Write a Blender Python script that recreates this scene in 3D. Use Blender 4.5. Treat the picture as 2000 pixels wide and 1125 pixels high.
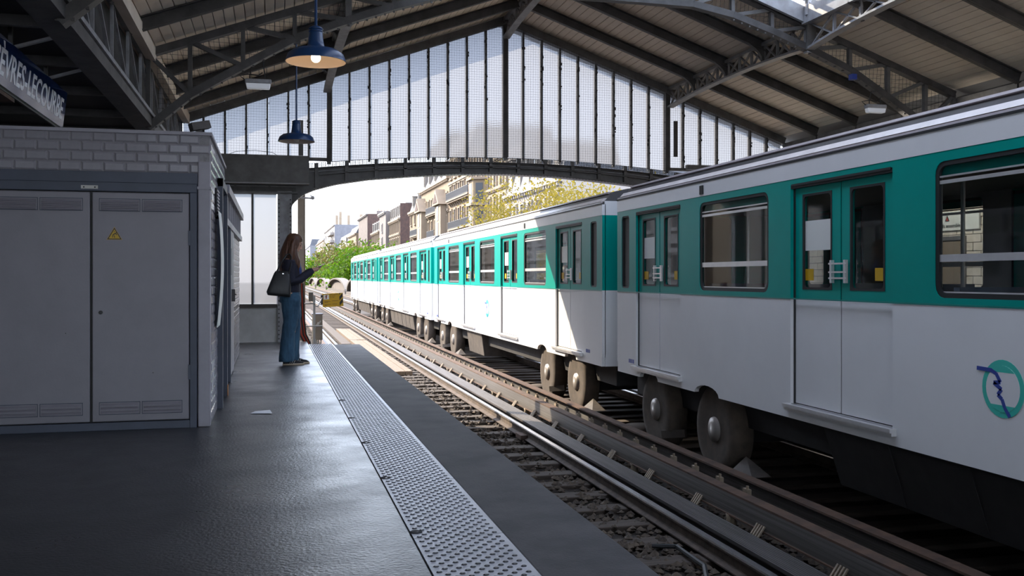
import bpy, bmesh, math, random
from mathutils import Vector, Matrix
R = random.Random(7)
scene = bpy.context.scene
for o in list(bpy.data.objects):
    bpy.data.objects.remove(o, do_unlink=True)
COL = scene.collection

# ------------------------------------------------------------------ camera, sky, sun, exposure
F, VPX, HZ, EYE = 1910.0, 532.0, 541.0, 1.13
YAW = math.atan((1000 - VPX) / F)
cd = bpy.data.cameras.new('camera'); cam = bpy.data.objects.new('camera', cd); COL.objects.link(cam)
cd.sensor_width = 36.0; cd.lens = 36.0 * F / 2000.0
cd.shift_y = -(562.5 - HZ) / 2000.0
cd.clip_start = 0.05; cd.clip_end = 2000
cam.location = (0, 0, EYE); cam.rotation_euler = (math.pi / 2, 0, -YAW)
scene.camera = cam

SUN_EL = math.radians(32.0)
SUN_H = Vector((-0.677, 0.736, 0)).normalized()           # horizontal direction towards the sun
SUN_DIR = Vector((SUN_H.x * math.cos(SUN_EL), SUN_H.y * math.cos(SUN_EL), math.sin(SUN_EL)))
w = bpy.data.worlds.new('world'); scene.world = w; w.use_nodes = True
nt = w.node_tree; nt.nodes.clear()
sky = nt.nodes.new('ShaderNodeTexSky'); sky.sky_type = 'NISHITA'; sky.sun_disc = False
sky.sun_elevation = SUN_EL; sky.sun_rotation = math.atan2(SUN_H.x, SUN_H.y)
sky.air_density = 1.0; sky.dust_density = 1.2; sky.ozone_density = 3.0
bg = nt.nodes.new('ShaderNodeBackground'); bg.inputs[1].default_value = 1.0
out = nt.nodes.new('ShaderNodeOutputWorld')
hz = nt.nodes.new('ShaderNodeMix'); hz.data_type = 'RGBA'; hz.blend_type = 'ADD'; hz.inputs['Factor'].default_value = 1.0
sc_ = nt.nodes.new('ShaderNodeVectorMath'); sc_.operation = 'SCALE'; sc_.inputs['Scale'].default_value = 0.075
nt.links.new(sky.outputs[0], sc_.inputs[0]); nt.links.new(sc_.outputs[0], hz.inputs['A']); hz.inputs['B'].default_value = (0.655, 0.69, 0.80, 1)   # bright even haze over the whole sky
nt.links.new(hz.outputs['Result'], bg.inputs[0]); nt.links.new(bg.outputs[0], out.inputs[0])
sd = bpy.data.lights.new('sun', 'SUN'); sd.energy = 2.0; sd.angle = math.radians(0.6); sd.color = (1.0, 0.85, 0.64)
sun = bpy.data.objects.new('sun', sd); COL.objects.link(sun); sun.location = (-30, 40, 40)
sun.rotation_euler = SUN_DIR.to_track_quat('Z', 'Y').to_euler()
vs = scene.view_settings
scene.display_settings.display_device = 'sRGB'
vs.view_transform = 'Standard'; vs.look = 'None'; vs.exposure = 2.44; vs.gamma = 1.0; vs.use_curve_mapping = False
scene.cycles.max_bounces = 10; scene.cycles.transparent_max_bounces = 24
scene.cycles.diffuse_bounces = 5; scene.cycles.transmission_bounces = 10
scene.cycles.caustics_reflective = False; scene.cycles.caustics_refractive = False

# ------------------------------------------------------------------ materials
def mat(name, col, rough=0.6, metal=0.0, var=0.0, vscale=3.0, bump=0.0, bscale=40.0, col2=None, rvar=0.0, stretch=None, spec=None, trans=0.0, emit=None, coat=0.0):
    m = bpy.data.materials.new(name); m.use_nodes = True
    n = m.node_tree.nodes; L = m.node_tree.links; b = n['Principled BSDF']
    b.inputs['Base Color'].default_value = (*col, 1); b.inputs['Roughness'].default_value = rough; b.inputs['Metallic'].default_value = metal
    if spec is not None: b.inputs['Specular IOR Level'].default_value = spec
    if coat: b.inputs['Coat Weight'].default_value = coat; b.inputs['Coat Roughness'].default_value = 0.12
    if emit: b.inputs['Emission Color'].default_value = (*emit[:3], 1); b.inputs['Emission Strength'].default_value = emit[3]
    if var or col2 or bump or rvar:
        tc = n.new('ShaderNodeTexCoord'); src = tc.outputs['Object']
        if stretch:
            mp = n.new('ShaderNodeMapping'); mp.inputs['Scale'].default_value = stretch; L.new(src, mp.inputs[0]); src = mp.outputs[0]
        nz = n.new('ShaderNodeTexNoise'); nz.inputs['Scale'].default_value = vscale; nz.inputs['Detail'].default_value = 6; nz.inputs['Roughness'].default_value = 0.62
        L.new(src, nz.inputs['Vector'])
        if var or col2:
            c2 = col2 if col2 else tuple(max(0, c * (1 - var)) for c in col)
            c1 = col if col2 else tuple(min(1, c * (1 + var)) for c in col)
            rp = n.new('ShaderNodeValToRGB'); rp.color_ramp.elements[0].position = 0.36; rp.color_ramp.elements[1].position = 0.64
            rp.color_ramp.elements[0].color = (*c2, 1); rp.color_ramp.elements[1].color = (*c1, 1)
            L.new(nz.outputs['Fac'], rp.inputs[0]); L.new(rp.outputs[0], b.inputs['Base Color'])
        if rvar:
            mr = n.new('ShaderNodeMapRange'); mr.inputs[1].default_value = 0.3; mr.inputs[2].default_value = 0.7
            mr.inputs[3].default_value = max(0.02, rough - rvar); mr.inputs[4].default_value = min(1, rough + rvar)
            L.new(nz.outputs['Fac'], mr.inputs[0]); L.new(mr.outputs[0], b.inputs['Roughness'])
        if bump:
            n2 = n.new('ShaderNodeTexNoise'); n2.inputs['Scale'].default_value = bscale; n2.inputs['Detail'].default_value = 5
            L.new(src, n2.inputs['Vector'])
            bp = n.new('ShaderNodeBump'); bp.inputs['Strength'].default_value = bump; bp.inputs['Distance'].default_value = 0.01
            L.new(n2.outputs['Fac'], bp.inputs['Height']); L.new(bp.outputs[0], b.inputs['Normal'])
    return m

def thin_glass(name, tint, gloss_rough=0.03, gloss=0.12):
    m = bpy.data.materials.new(name); m.use_nodes = True
    n = m.node_tree.nodes; L = m.node_tree.links; n.clear()
    o = n.new('ShaderNodeOutputMaterial'); t = n.new('ShaderNodeBsdfTransparent'); g = n.new('ShaderNodeBsdfGlossy'); x = n.new('ShaderNodeMixShader')
    ge = n.new('ShaderNodeNewGeometry'); dt = n.new('ShaderNodeVectorMath'); dt.operation = 'DOT_PRODUCT'
    L.new(ge.outputs['Incoming'], dt.inputs[0]); L.new(ge.outputs['Normal'], dt.inputs[1])
    def mth(op, src, b_=0.0, c_=0.0):
        k = n.new('ShaderNodeMath'); k.operation = op; k.use_clamp = True; L.new(src, k.inputs[0])
        k.inputs[1].default_value = b_; k.inputs[2].default_value = c_; return k.outputs[0]
    ab = n.new('ShaderNodeMath'); ab.operation = 'ABSOLUTE'; L.new(dt.outputs['Value'], ab.inputs[0])
    inv = n.new('ShaderNodeMath'); inv.operation = 'SUBTRACT'; inv.inputs[0].default_value = 1.0; L.new(ab.outputs[0], inv.inputs[1])
    fr = mth('MULTIPLY_ADD', mth('POWER', inv.outputs[0], 5.0), 0.9, gloss)          # reflection rises towards grazing view
    t.inputs[0].default_value = (*tint, 1); g.inputs['Roughness'].default_value = gloss_rough
    L.new(fr, x.inputs[0]); L.new(t.outputs[0], x.inputs[1]); L.new(g.outputs[0], x.inputs[2]); L.new(x.outputs[0], o.inputs[0])
    return m

def ribbed_glass(name):
    m = bpy.data.materials.new(name); m.use_nodes = True
    n = m.node_tree.nodes; L = m.node_tree.links; n.clear()
    o = n.new('ShaderNodeOutputMaterial'); r = n.new('ShaderNodeBsdfRefraction'); t = n.new('ShaderNodeBsdfTranslucent'); x = n.new('ShaderNodeMixShader')
    r.inputs['IOR'].default_value = 1.22; r.inputs['Roughness'].default_value = 0.07; r.inputs[0].default_value = (0.145, 0.15, 0.16, 1)
    t.inputs[0].default_value = (0.185, 0.19, 0.205, 1); x.inputs[0].default_value = 0.66
    tc = n.new('ShaderNodeTexCoord'); nz = n.new('ShaderNodeTexNoise'); nz.inputs['Scale'].default_value = 9
    L.new(tc.outputs['Object'], nz.inputs['Vector'])
    bp = n.new('ShaderNodeBump'); bp.inputs['Strength'].default_value = 0.12; L.new(nz.outputs['Fac'], bp.inputs['Height']); L.new(bp.outputs[0], r.inputs['Normal'])
    L.new(r.outputs[0], x.inputs[1]); L.new(t.outputs[0], x.inputs[2]); L.new(x.outputs[0], o.inputs[0])
    return m

M = {}
M['floor'] = mat('platform_resin', (0.034, 0.0335, 0.037), 0.36, spec=1.0, var=0.0, col2=(0.017, 0.017, 0.019), vscale=1.6, bump=0.30, bscale=55, rvar=0.10)
M['edge'] = mat('platform_edge', (0.062, 0.056, 0.057), 0.78, col2=(0.03, 0.028, 0.029), vscale=2.2, bump=0.35, bscale=90)
M['tactile'] = mat('tactile_white', (0.50, 0.50, 0.53), 0.42, col2=(0.36, 0.36, 0.38), vscale=5, bump=0.1, bscale=60)
M['stud'] = mat('tactile_stud', (0.05, 0.05, 0.055), 0.30, var=0.3, vscale=8)
M['plank'] = mat('ceiling_plank', (0.87, 0.75, 0.62), 0.65, col2=(0.76, 0.64, 0.52), vscale=1.4, bump=0.1, bscale=15)
M['roofskin'] = mat('roof_skin', (0.20, 0.20, 0.21), 0.8)
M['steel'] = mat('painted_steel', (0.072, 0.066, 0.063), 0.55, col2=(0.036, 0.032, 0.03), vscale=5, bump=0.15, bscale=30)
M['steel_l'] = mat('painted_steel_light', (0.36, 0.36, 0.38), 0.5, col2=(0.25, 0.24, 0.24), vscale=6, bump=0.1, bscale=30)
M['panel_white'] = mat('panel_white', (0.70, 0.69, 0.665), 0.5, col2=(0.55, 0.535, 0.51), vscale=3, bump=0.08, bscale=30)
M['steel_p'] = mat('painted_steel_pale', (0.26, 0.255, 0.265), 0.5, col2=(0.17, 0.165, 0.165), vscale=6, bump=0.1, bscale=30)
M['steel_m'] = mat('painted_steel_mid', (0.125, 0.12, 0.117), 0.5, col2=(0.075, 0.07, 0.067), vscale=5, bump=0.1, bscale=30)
M['dark'] = mat('dark_void', (0.02, 0.019, 0.02), 0.85)
M['darkpanel'] = mat('dark_mesh_panel', (0.035, 0.033, 0.034), 0.8, var=0.3, vscale=6)
M['glass_rib'] = ribbed_glass('ribbed_glass')
M['tile'] = mat('bevel_tile', (0.27, 0.255, 0.285), 0.16, var=0.06, vscale=9)
M['grout'] = mat('grout', (0.25, 0.24, 0.25), 0.85, var=0.2, vscale=20)
M['walltile'] = mat('far_wall_tile', (0.74, 0.65, 0.54), 0.3, var=0.12, vscale=7)
M['door'] = mat('cabinet_door_paint', (0.22, 0.205, 0.235), 0.45, var=0.05, vscale=3, bump=0.05, bscale=60)
M['frame'] = mat('blue_grey_frame', (0.045, 0.055, 0.085), 0.5, var=0.12, vscale=4)
M['post'] = mat('white_post', (0.30, 0.285, 0.32), 0.5, var=0.08, vscale=6)
M['yellow'] = mat('warning_yellow', (0.55, 0.33, 0.006), 0.5)
M['black'] = mat('black_paint', (0.012, 0.012, 0.013), 0.5)
M['rubber'] = mat('rubber_seal', (0.012, 0.013, 0.014), 0.6)
M['white'] = mat('train_white', (0.75, 0.74, 0.735), 0.30, var=0.03, vscale=1.2, spec=0.4)
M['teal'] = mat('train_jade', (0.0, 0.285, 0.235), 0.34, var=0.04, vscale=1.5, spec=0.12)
M['teal_d'] = mat('train_jade_dark', (0.0, 0.20, 0.17), 0.35)  # darker jade for waist strip and vent panel
M['silver'] = mat('aluminium', (0.72, 0.71, 0.70), 0.32, metal=0.6, var=0.06, vscale=5)
M['roof'] = mat('train_roof', (0.075, 0.07, 0.072), 0.55, col2=(0.04, 0.038, 0.038), vscale=3)
M['gutter'] = mat('train_gutter', (0.66, 0.60, 0.57), 0.4, var=0.1, vscale=4)
M['gutter_l'] = mat('train_gutter_lilac', (0.40, 0.35, 0.36), 0.45, var=0.1, vscale=4)
M['glass'] = thin_glass('train_glass', (0.82, 0.84, 0.84), 0.03, 0.045)
M['skyglass'] = thin_glass('skylight_glass', (0.80, 0.83, 0.86), 0.05, 0.05)
M['under'] = mat('underframe', (0.012, 0.011, 0.011), 0.8, var=0.3, vscale=6)
M['boxgrey'] = mat('equipment_grey', (0.085, 0.068, 0.055), 0.75, col2=(0.045, 0.036, 0.03), vscale=4)
M['tyre'] = mat('tyre', (0.085, 0.064, 0.047), 0.9, col2=(0.055, 0.042, 0.032), vscale=8)
M['hub'] = mat('wheel_hub', (0.27, 0.245, 0.22), 0.45, metal=0.4, col2=(0.25, 0.22, 0.2), vscale=10)
M['seat'] = mat('seat_fabric', (0.10, 0.13, 0.17), 0.8)
M['lining'] = mat('interior_lining', (0.42, 0.40, 0.36), 0.6)
M['sticker'] = mat('white_notice', (0.74, 0.74, 0.69), 0.6)
M['blue'] = mat('logo_blue', (0.03, 0.06, 0.30), 0.45)
M['jade'] = mat('logo_jade', (0.05, 0.50, 0.40), 0.45)
M['railhead'] = mat('rail_polished', (0.60, 0.60, 0.62), 0.26, metal=1.0)
M['rail'] = mat('rail_rust', (0.12, 0.086, 0.064), 0.85, col2=(0.06, 0.045, 0.036), vscale=8, bump=0.2, bscale=40)
M['piste'] = mat('running_beam', (0.115, 0.105, 0.104), 0.55, metal=0.2, col2=(0.075, 0.069, 0.067), vscale=3, stretch=(8, 0.4, 8))
M['guide'] = mat('guide_bar_steel', (0.24, 0.225, 0.215), 0.4, metal=0.4, col2=(0.12, 0.11, 0.10), vscale=3, stretch=(30, 0.2, 30))
M['rust'] = mat('rust_brown', (0.12, 0.066, 0.04), 0.85, col2=(0.06, 0.036, 0.025), vscale=6, bump=0.15, bscale=50)
M['sleeper'] = mat('sleeper_wood', (0.085, 0.064, 0.049), 0.9, col2=(0.05, 0.038, 0.03), vscale=5, stretch=(0.6, 6, 6), bump=0.3, bscale=25)
M['ballast'] = mat('ballast_stone', (0.13, 0.098, 0.07), 0.9, col2=(0.04, 0.031, 0.025), vscale=9)
M['bed'] = mat('ballast_bed', (0.038, 0.028, 0.021), 0.95, col2=(0.015, 0.012, 0.0095), vscale=14, bump=0.8, bscale=30)
M['board'] = mat('cable_board', (0.19, 0.13, 0.082), 0.8, col2=(0.125, 0.085, 0.054), vscale=4, stretch=(10, 0.6, 10), bump=0.15, bscale=30)
M['concrete'] = mat('concrete', (0.12, 0.104, 0.09), 0.85, var=0.15, vscale=4)
M['insul'] = mat('insulator_cream', (0.30, 0.235, 0.165), 0.7, var=0.15, vscale=9)
M['enamel'] = mat('blue_enamel', (0.010, 0.030, 0.11), 0.08, spec=1.0, var=0.1, vscale=4)
M['lampblue'] = mat('lamp_blue', (0.008, 0.036, 0.11), 0.32)
M['lampwhite'] = mat('lamp_inner', (0.74, 0.62, 0.52), 0.5)
M['bulb'] = mat('bulb', (1, 0.9, 0.75), 0.3, emit=(1.0, 0.74, 0.46, 2.2))
M['bulb_off'] = mat('bulb_glass', (0.8, 0.75, 0.65), 0.2)
M['tubeglass'] = mat('tube_diffuser', (0.62, 0.64, 0.68), 0.2, emit=(0.9, 0.93, 1.0, 0.03))
M['letters'] = mat('letter_white', (0.80, 0.81, 0.83), 0.25)
M['net'] = mat('net_cord', (0.05, 0.05, 0.05), 0.9)
M['skin'] = mat('skin', (0.50, 0.28, 0.20), 0.5, var=0.06, vscale=12)
M['hair'] = mat('brown_hair', (0.11, 0.042, 0.017), 0.45, col2=(0.05, 0.02, 0.010), vscale=14, stretch=(3, 3, 0.35), bump=0.6, bscale=30)
M['knit'] = mat('navy_knit', (0.014, 0.014, 0.028), 0.85, var=0.2, vscale=30, bump=0.2, bscale=120)
M['scarfblue'] = mat('blue_top', (0.03, 0.06, 0.22), 0.8)
M['denim'] = mat('denim', (0.042, 0.11, 0.175), 0.85, col2=(0.02, 0.055, 0.095), vscale=7, stretch=(2, 2, 0.5), bump=0.25, bscale=22)
M['leather'] = mat('black_leather', (0.012, 0.012, 0.012), 0.45, bump=0.2, bscale=30)
M['shoe'] = mat('black_suede', (0.012, 0.012, 0.014), 0.8)
M['sole'] = mat('shoe_sole', (0.50, 0.40, 0.29), 0.7)
M['shoewhite'] = mat('shoe_stripe', (0.75, 0.74, 0.72), 0.6)
M['phone'] = mat('phone_black', (0.01, 0.01, 0.011), 0.25)
M['red'] = mat('red_cable', (0.42, 0.045, 0.025), 0.5)
M['boxpaint'] = mat('junction_box_paint', (0.24, 0.205, 0.165), 0.6, var=0.1, vscale=5)
M['galv'] = mat('galvanised', (0.40, 0.39, 0.37), 0.5, metal=0.4, var=0.1, vscale=8)
M['lime1'] = mat('limestone_cream', (0.20, 0.145, 0.09), 0.85, var=0.10, vscale=0.5)
M['lime2'] = mat('limestone_pale', (0.24, 0.185, 0.13), 0.85, var=0.08, vscale=0.5)
M['lime3'] = mat('render_grey', (0.155, 0.132, 0.12), 0.85, var=0.08, vscale=0.4)
M['render'] = mat('render_white', (0.25, 0.225, 0.205), 0.85, var=0.05, vscale=0.4)
M['brickwall'] = mat('brown_brick', (0.085, 0.048, 0.038), 0.9, col2=(0.058, 0.036, 0.031), vscale=2.0)
M['brickstone'] = mat('rubble_wall', (0.14, 0.115, 0.10), 0.9, col2=(0.09, 0.07, 0.063), vscale=1.6)
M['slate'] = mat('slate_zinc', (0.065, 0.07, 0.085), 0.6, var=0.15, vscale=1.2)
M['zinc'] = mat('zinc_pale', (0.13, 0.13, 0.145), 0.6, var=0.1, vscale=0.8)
M['winframe'] = mat('window_frame_pale', (0.18, 0.155, 0.13), 0.7)
M['winglass'] = mat('window_glass_dark', (0.025, 0.027, 0.032), 0.3)
M['shutter'] = mat('shutter_grey', (0.40, 0.38, 0.37), 0.7)
M['ironwork'] = mat('balcony_iron', (0.06, 0.062, 0.07), 0.6)
M['pot'] = mat('chimney_pot', (0.42, 0.21, 0.13), 0.8)
M['leaf_g'] = mat('leaf_green', (0.105, 0.19, 0.010), 0.6, col2=(0.04, 0.11, 0.006), vscale=0.8)
M['leaf_y'] = mat('leaf_yellow', (0.23, 0.175, 0.022), 0.6, col2=(0.14, 0.115, 0.018), vscale=1.0)
M['leaf_o'] = mat('leaf_olive', (0.15, 0.14, 0.04), 0.6, col2=(0.095, 0.095, 0.025), vscale=0.6)
M['bark'] = mat('bark', (0.16, 0.12, 0.09), 0.9)
M['asphalt'] = mat('asphalt', (0.10, 0.10, 0.10), 0.9, var=0.1, vscale=1)
M['orange'] = mat('rust_orange', (0.45, 0.17, 0.03), 0.8)
M['litter'] = mat('white_paper', (0.85, 0.85, 0.86), 0.6)
def leafy(m):
    n = m.node_tree.nodes; L = m.node_tree.links; b = n['Principled BSDF']; o_ = n['Material Output']
    t_ = n.new('ShaderNodeBsdfTranslucent'); x_ = n.new('ShaderNodeMixShader'); x_.inputs[0].default_value = 0.45
    src_ = b.inputs['Base Color'].links[0].from_socket; L.new(src_, t_.inputs[0]); b.inputs['Specular IOR Level'].default_value = 0.2
    L.new(b.outputs[0], x_.inputs[1]); L.new(t_.outputs[0], x_.inputs[2]); L.new(x_.outputs[0], o_.inputs[0])
for k in ('leaf_g', 'leaf_y', 'leaf_o'): leafy(M[k])

# ------------------------------------------------------------------ mesh helper
class MB:
    def __init__(s): s.v = []; s.f = []; s.mi = []; s.m = 0; s.sm = []; s.smooth = False
    def add(s, vs_, fs):
        o = len(s.v); s.v += [tuple(p) for p in vs_]
        for f in fs: s.f.append([i + o for i in f]); s.mi.append(s.m); s.sm.append(s.smooth)
    def box(s, x0, x1, y0, y1, z0, z1):
        s.add([(x0, y0, z0), (x1, y0, z0), (x1, y1, z0), (x0, y1, z0), (x0, y0, z1), (x1, y0, z1), (x1, y1, z1), (x0, y1, z1)],
              [(0, 3, 2, 1), (4, 5, 6, 7), (0, 1, 5, 4), (1, 2, 6, 5), (2, 3, 7, 6), (3, 0, 4, 7)])
    def bar(s, p, q, w_, h, up=(0, 0, 1)):
        p = Vector(p); q = Vector(q); d = (q - p).normalized(); up = Vector(up)
        a = d.cross(up)
        if a.length < 1e-4: a = d.cross(Vector((1, 0, 0)))
        a.normalize(); b = a.cross(d).normalized(); a *= w_ / 2; b *= h / 2
        P = [p - a - b, p + a - b, p + a + b, p - a + b, q - a - b, q + a - b, q + a + b, q - a + b]
        s.add(P, [(0, 3, 2, 1), (4, 5, 6, 7), (0, 1, 5, 4), (1, 2, 6, 5), (2, 3, 7, 6), (3, 0, 4, 7)])
    def prism(s, poly, axis, a0, a1):          # poly of 2D points extruded along axis
        def P(u, v, a): return (a, u, v) if axis == 'x' else ((u, a, v) if axis == 'y' else (u, v, a))
        n = len(poly)
        s.add([P(u, v, a0) for u, v in poly] + [P(u, v, a1) for u, v in poly],
              [list(range(n))[::-1], [n + i for i in range(n)]] + [(i, (i + 1) % n, n + (i + 1) % n, n + i) for i in range(n)])
    def tube(s, pts, r, n=6, caps=True):
        pts = [Vector(p) for p in pts]; rs = r if isinstance(r, (list, tuple)) else [r] * len(pts)
        vs_ = []; fs = []
        ref = None
        for i, p in enumerate(pts):
            d = (pts[min(i + 1, len(pts) - 1)] - pts[max(i - 1, 0)]).normalized()
            if ref is None:
                ref = d.orthogonal().normalized()
            a = (ref - d * ref.dot(d)).normalized(); ref = a; b = d.cross(a)
            for k in range(n):
                t = 2 * math.pi * k / n; vs_.append(p + (a * math.cos(t) + b * math.sin(t)) * rs[i])
        for i in range(len(pts) - 1):
            for k in range(n):
                fs.append((i * n + k, i * n + (k + 1) % n, (i + 1) * n + (k + 1) % n, (i + 1) * n + k))
        if caps: fs.append(list(range(n))[::-1]); fs.append([(len(pts) - 1) * n + k for k in range(n)])
        s.add(vs_, fs)
    def lathe(s, prof, c, axis='z', n=20, closed=True):     # prof: (radius, height) list
        vs_ = []; fs = []
        for r, h in prof:
            for k in range(n):
                t = 2 * math.pi * k / n; a, b = r * math.cos(t), r * math.sin(t)
                vs_.append((c[0] + a, c[1] + b, c[2] + h) if axis == 'z' else ((c[0] + h, c[1] + a, c[2] + b) if axis == 'x' else (c[0] + a, c[1] + h, c[2] + b)))
        for i in range(len(prof) - 1):
            for k in range(n): fs.append((i * n + k, i * n + (k + 1) % n, (i + 1) * n + (k + 1) % n, (i + 1) * n + k))
        if closed: fs.append(list(range(n))[::-1]); fs.append([(len(prof) - 1) * n + k for k in range(n)])
        s.add(vs_, fs)
    def loft(s, secs, n=14):                   # secs: (cx,cy,cz,rx,ry) horizontal ellipses bottom to top
        vs_ = []; fs = []
        for cx, cy, cz, rx, ry in secs:
            for k in range(n):
                t = 2 * math.pi * k / n; vs_.append((cx + rx * math.cos(t), cy + ry * math.sin(t), cz))
        for i in range(len(secs) - 1):
            for k in range(n): fs.append((i * n + k, i * n + (k + 1) % n, (i + 1) * n + (k + 1) % n, (i + 1) * n + k))
        fs.append(list(range(n))[::-1]); fs.append([(len(secs) - 1) * n + k for k in range(n)])
        s.add(vs_, fs)
    def ring(s, a0, a1, b0, b1, ha0, ha1, hb0, hb1, r, t0, t1, axis='x', seg=4):
        """rectangular panel with a rounded-rectangle hole, in (y,z) when axis is x, thickness t0..t1"""
        hole = []; outer = []
        for (ca, cb, st, oa, ob) in ((ha1 - r, hb1 - r, 0, a1, b1), (ha0 + r, hb1 - r, 90, a0, b1), (ha0 + r, hb0 + r, 180, a0, b0), (ha1 - r, hb0 + r, 270, a1, b0)):
            for k in range(seg + 1):
                t = math.radians(st + 90 * k / seg); hole.append((ca + r * math.cos(t), cb + r * math.sin(t))); outer.append((oa, ob))
        n = len(hole)
        def P(u, v, a): return (a, u, v) if axis == 'x' else ((u, a, v) if axis == 'y' else (u, v, a))
        vs_ = [P(*h, t0) for h in hole] + [P(*o_, t0) for o_ in outer] + [P(*h, t1) for h in hole] + [P(*o_, t1) for o_ in outer]
        fs = []
        for i in range(n):
            j = (i + 1) % n
            if outer[i] == outer[j]:
                fs += [(i, j, n + i), (2 * n + j, 2 * n + i, 3 * n + i)]
            else:
                fs += [(i, j, n + j, n + i), (2 * n + j, 2 * n + i, 3 * n + i, 3 * n + j)]
                fs.append((n + i, n + j, 3 * n + j, 3 * n + i))
            fs.append((j, i, 2 * n + i, 2 * n + j))
        s.add(vs_, fs)
    def build(s, name, mats, parent=None, bevel=0, label=None):
        me = bpy.data.meshes.new(name); me.from_pydata(s.v, [], s.f)
        for m in (mats if isinstance(mats, (list, tuple)) else [mats]): me.materials.append(M[m] if isinstance(m, str) else m)
        me.polygons.foreach_set('material_index', s.mi); me.polygons.foreach_set('use_smooth', s.sm)
        b = bmesh.new(); b.from_mesh(me); bmesh.ops.recalc_face_normals(b, faces=b.faces); b.to_mesh(me); b.free()
        o = bpy.data.objects.new(name, me); COL.objects.link(o)
        if parent is not None: setpar(o, parent)
        if bevel:
            md = o.modifiers.new('bevel', 'BEVEL'); md.width = bevel; md.segments = 2; md.limit_method = 'ANGLE'
        if label: o['label'] = label
        return o
WLOC = {}
def setpar(o, p):
    o.parent = p
    o.matrix_parent_inverse = Matrix.Translation(-Vector(WLOC.get(p.name, (0, 0, 0))))
def thing(name, loc, label=None, cat=None, group=None, kind=None):
    o = bpy.data.objects.new(name, None); COL.objects.link(o); o.location = loc; o.empty_display_size = 0.1
    WLOC[o.name] = tuple(loc)
    return tag(o, label, cat, group, kind)
def tag(o, label=None, cat=None, group=None, kind=None):
    for k, v in (('label', label), ('category', cat), ('group', group), ('kind', kind)):
        if v: o[k] = v
    return o
def put(o, parent):
    COL.objects.link(o); setpar(o, parent); return o
def copy_tree(src, parent=None):
    c = src.copy(); COL.objects.link(c)
    if parent is not None: c.parent = parent
    for ch in list(src.children): copy_tree(ch, c)
    return c
def box1(name, m, dims, parent=None, bevel=0):
    b = MB(); b.box(*dims); return b.build(name, m, parent, bevel)
def remeshed(o, vox, it=6, fac=0.5):
    a = o.modifiers.new('remesh', 'REMESH'); a.mode = 'VOXEL'; a.voxel_size = vox; a.use_smooth_shade = True
    if it: c = o.modifiers.new('smooth', 'SMOOTH'); c.iterations = it; c.factor = fac
    return o
def text_mesh(txt, size, name, m, parent, mw, extrude=0.002, bold=0.0, align='LEFT'):
    cu = bpy.data.curves.new(name, 'FONT'); cu.body = txt; cu.size = size; cu.extrude = extrude; cu.offset = bold; cu.align_x = align; cu.resolution_u = 3
    t = bpy.data.objects.new(name + '_tmp', cu); COL.objects.link(t)
    bpy.context.view_layer.update()
    me = bpy.data.meshes.new_from_object(t.evaluated_get(bpy.context.evaluated_depsgraph_get()))
    bpy.data.objects.remove(t, do_unlink=True)
    me.transform(mw); me.materials.clear(); me.materials.append(M[m])
    o = bpy.data.objects.new(name, me); COL.objects.link(o); setpar(o, parent); return o

# ------------------------------------------------------------------ hall geometry constants
GY = 17.5; RX = 4.15; HALF = 5.65; SL = 0.36; ZR = 5.77
def zroof(x): return ZR - SL * abs(x - RX)            # underside of the rafters / top of the gable glass
BAYS = [17.5 - 1.26 * k for k in range(0, 13)]
# ================================================================== FLOORS
b = MB()
b.box(-6.5, 0.585, -17, 17.45, -1.2, 0.0)
b.box(0.585, 0.99, -17, 16.72, -1.2, -0.012)
b.box(0.38, 0.585, 17.45, 17.8, -1.2, 0.0)
fl = b.build('floor', 'floor'); tag(fl, kind='structure')
be = MB(); be.box(0.99, 1.435, -17, 16.68, -1.2, -0.004)
tag(be.build('floor.001', 'edge', bevel=0.01), kind='structure')
tag(box1('floor.002', 'floor', (7.0, 10.3, -17, 17.45, -1.2, 0.0)), kind='structure')
tag(box1('floor.003', 'bed', (-0.6, 8.75, -17, 420, -1.75, -1.205)), kind='structure')
tag(box1('floor.004', 'asphalt', (-60, 60, 18, 520, -7.4, -7.2)), kind='structure')
# tactile strip : plates with rows of raised studs
ts = thing('tactile_strip', (0.78, 8, 0), 'pale studded tactile warning strip along the platform edge', 'paving')
studs = {}
def plate(y0, y1):
    pb = MB(); pb.box(0.592, 0.985, y0 + 0.003, y1 - 0.003, -0.012, 0.004); p = pb.build('plate', 'tactile', ts)
    sb = MB()
    nr = int(round((y1 - y0) / 0.0375)); pitch = (y1 - y0) / nr
    for i in range(nr):
        for j in range(7):
            x = 0.618 + j * 0.0555 + (0.0277 if i % 2 else 0)
            if x > 0.975: continue
            y = y0 + pitch * (i + 0.5)
            k = len(sb.v); n = 6
            ring0 = [(x + 0.0135 * math.cos(2 * math.pi * q / n), y + 0.0135 * math.sin(2 * math.pi * q / n), 0.0035) for q in range(n)]
            ring1 = [(x + 0.008 * math.cos(2 * math.pi * q / n), y + 0.008 * math.sin(2 * math.pi * q / n), 0.0085) for q in range(n)]
            sb.smooth = False
            sb.add(ring0 + ring1, [(q, (q + 1) % n, n + (q + 1) % n, n + q) for q in range(n)] + [list(range(n, 2 * n))])
    s_ = sb.build('stud', 'stud', p); s_['kind'] = 'stuff'
y = 3.0
while y < 16.7:
    y1 = min(y + 1.19, 16.72); plate(y, y1); y = y1
    if y > 16.7: break
sk = MB()
for yy in (4.35, 5.55, 6.75, 7.95, 9.1): sk.lathe([(0.03, 0.0), (0.026, 0.004), (0.0, 0.005)], (0.615, yy - 0.06, 0.004), n=9)
sk.build('fixing', 'dark', ts)['kind'] = 'stuff'
b = MB(); b.add([(-0.18, 8.35, 0.004), (0.0, 8.30, 0.006), (-0.02, 8.42, 0.02), (-0.14, 8.47, 0.006), (-0.05, 8.5, 0.004)], [(0, 1, 2), (0, 2, 3), (3, 2, 4), (2, 1, 4)])
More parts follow.
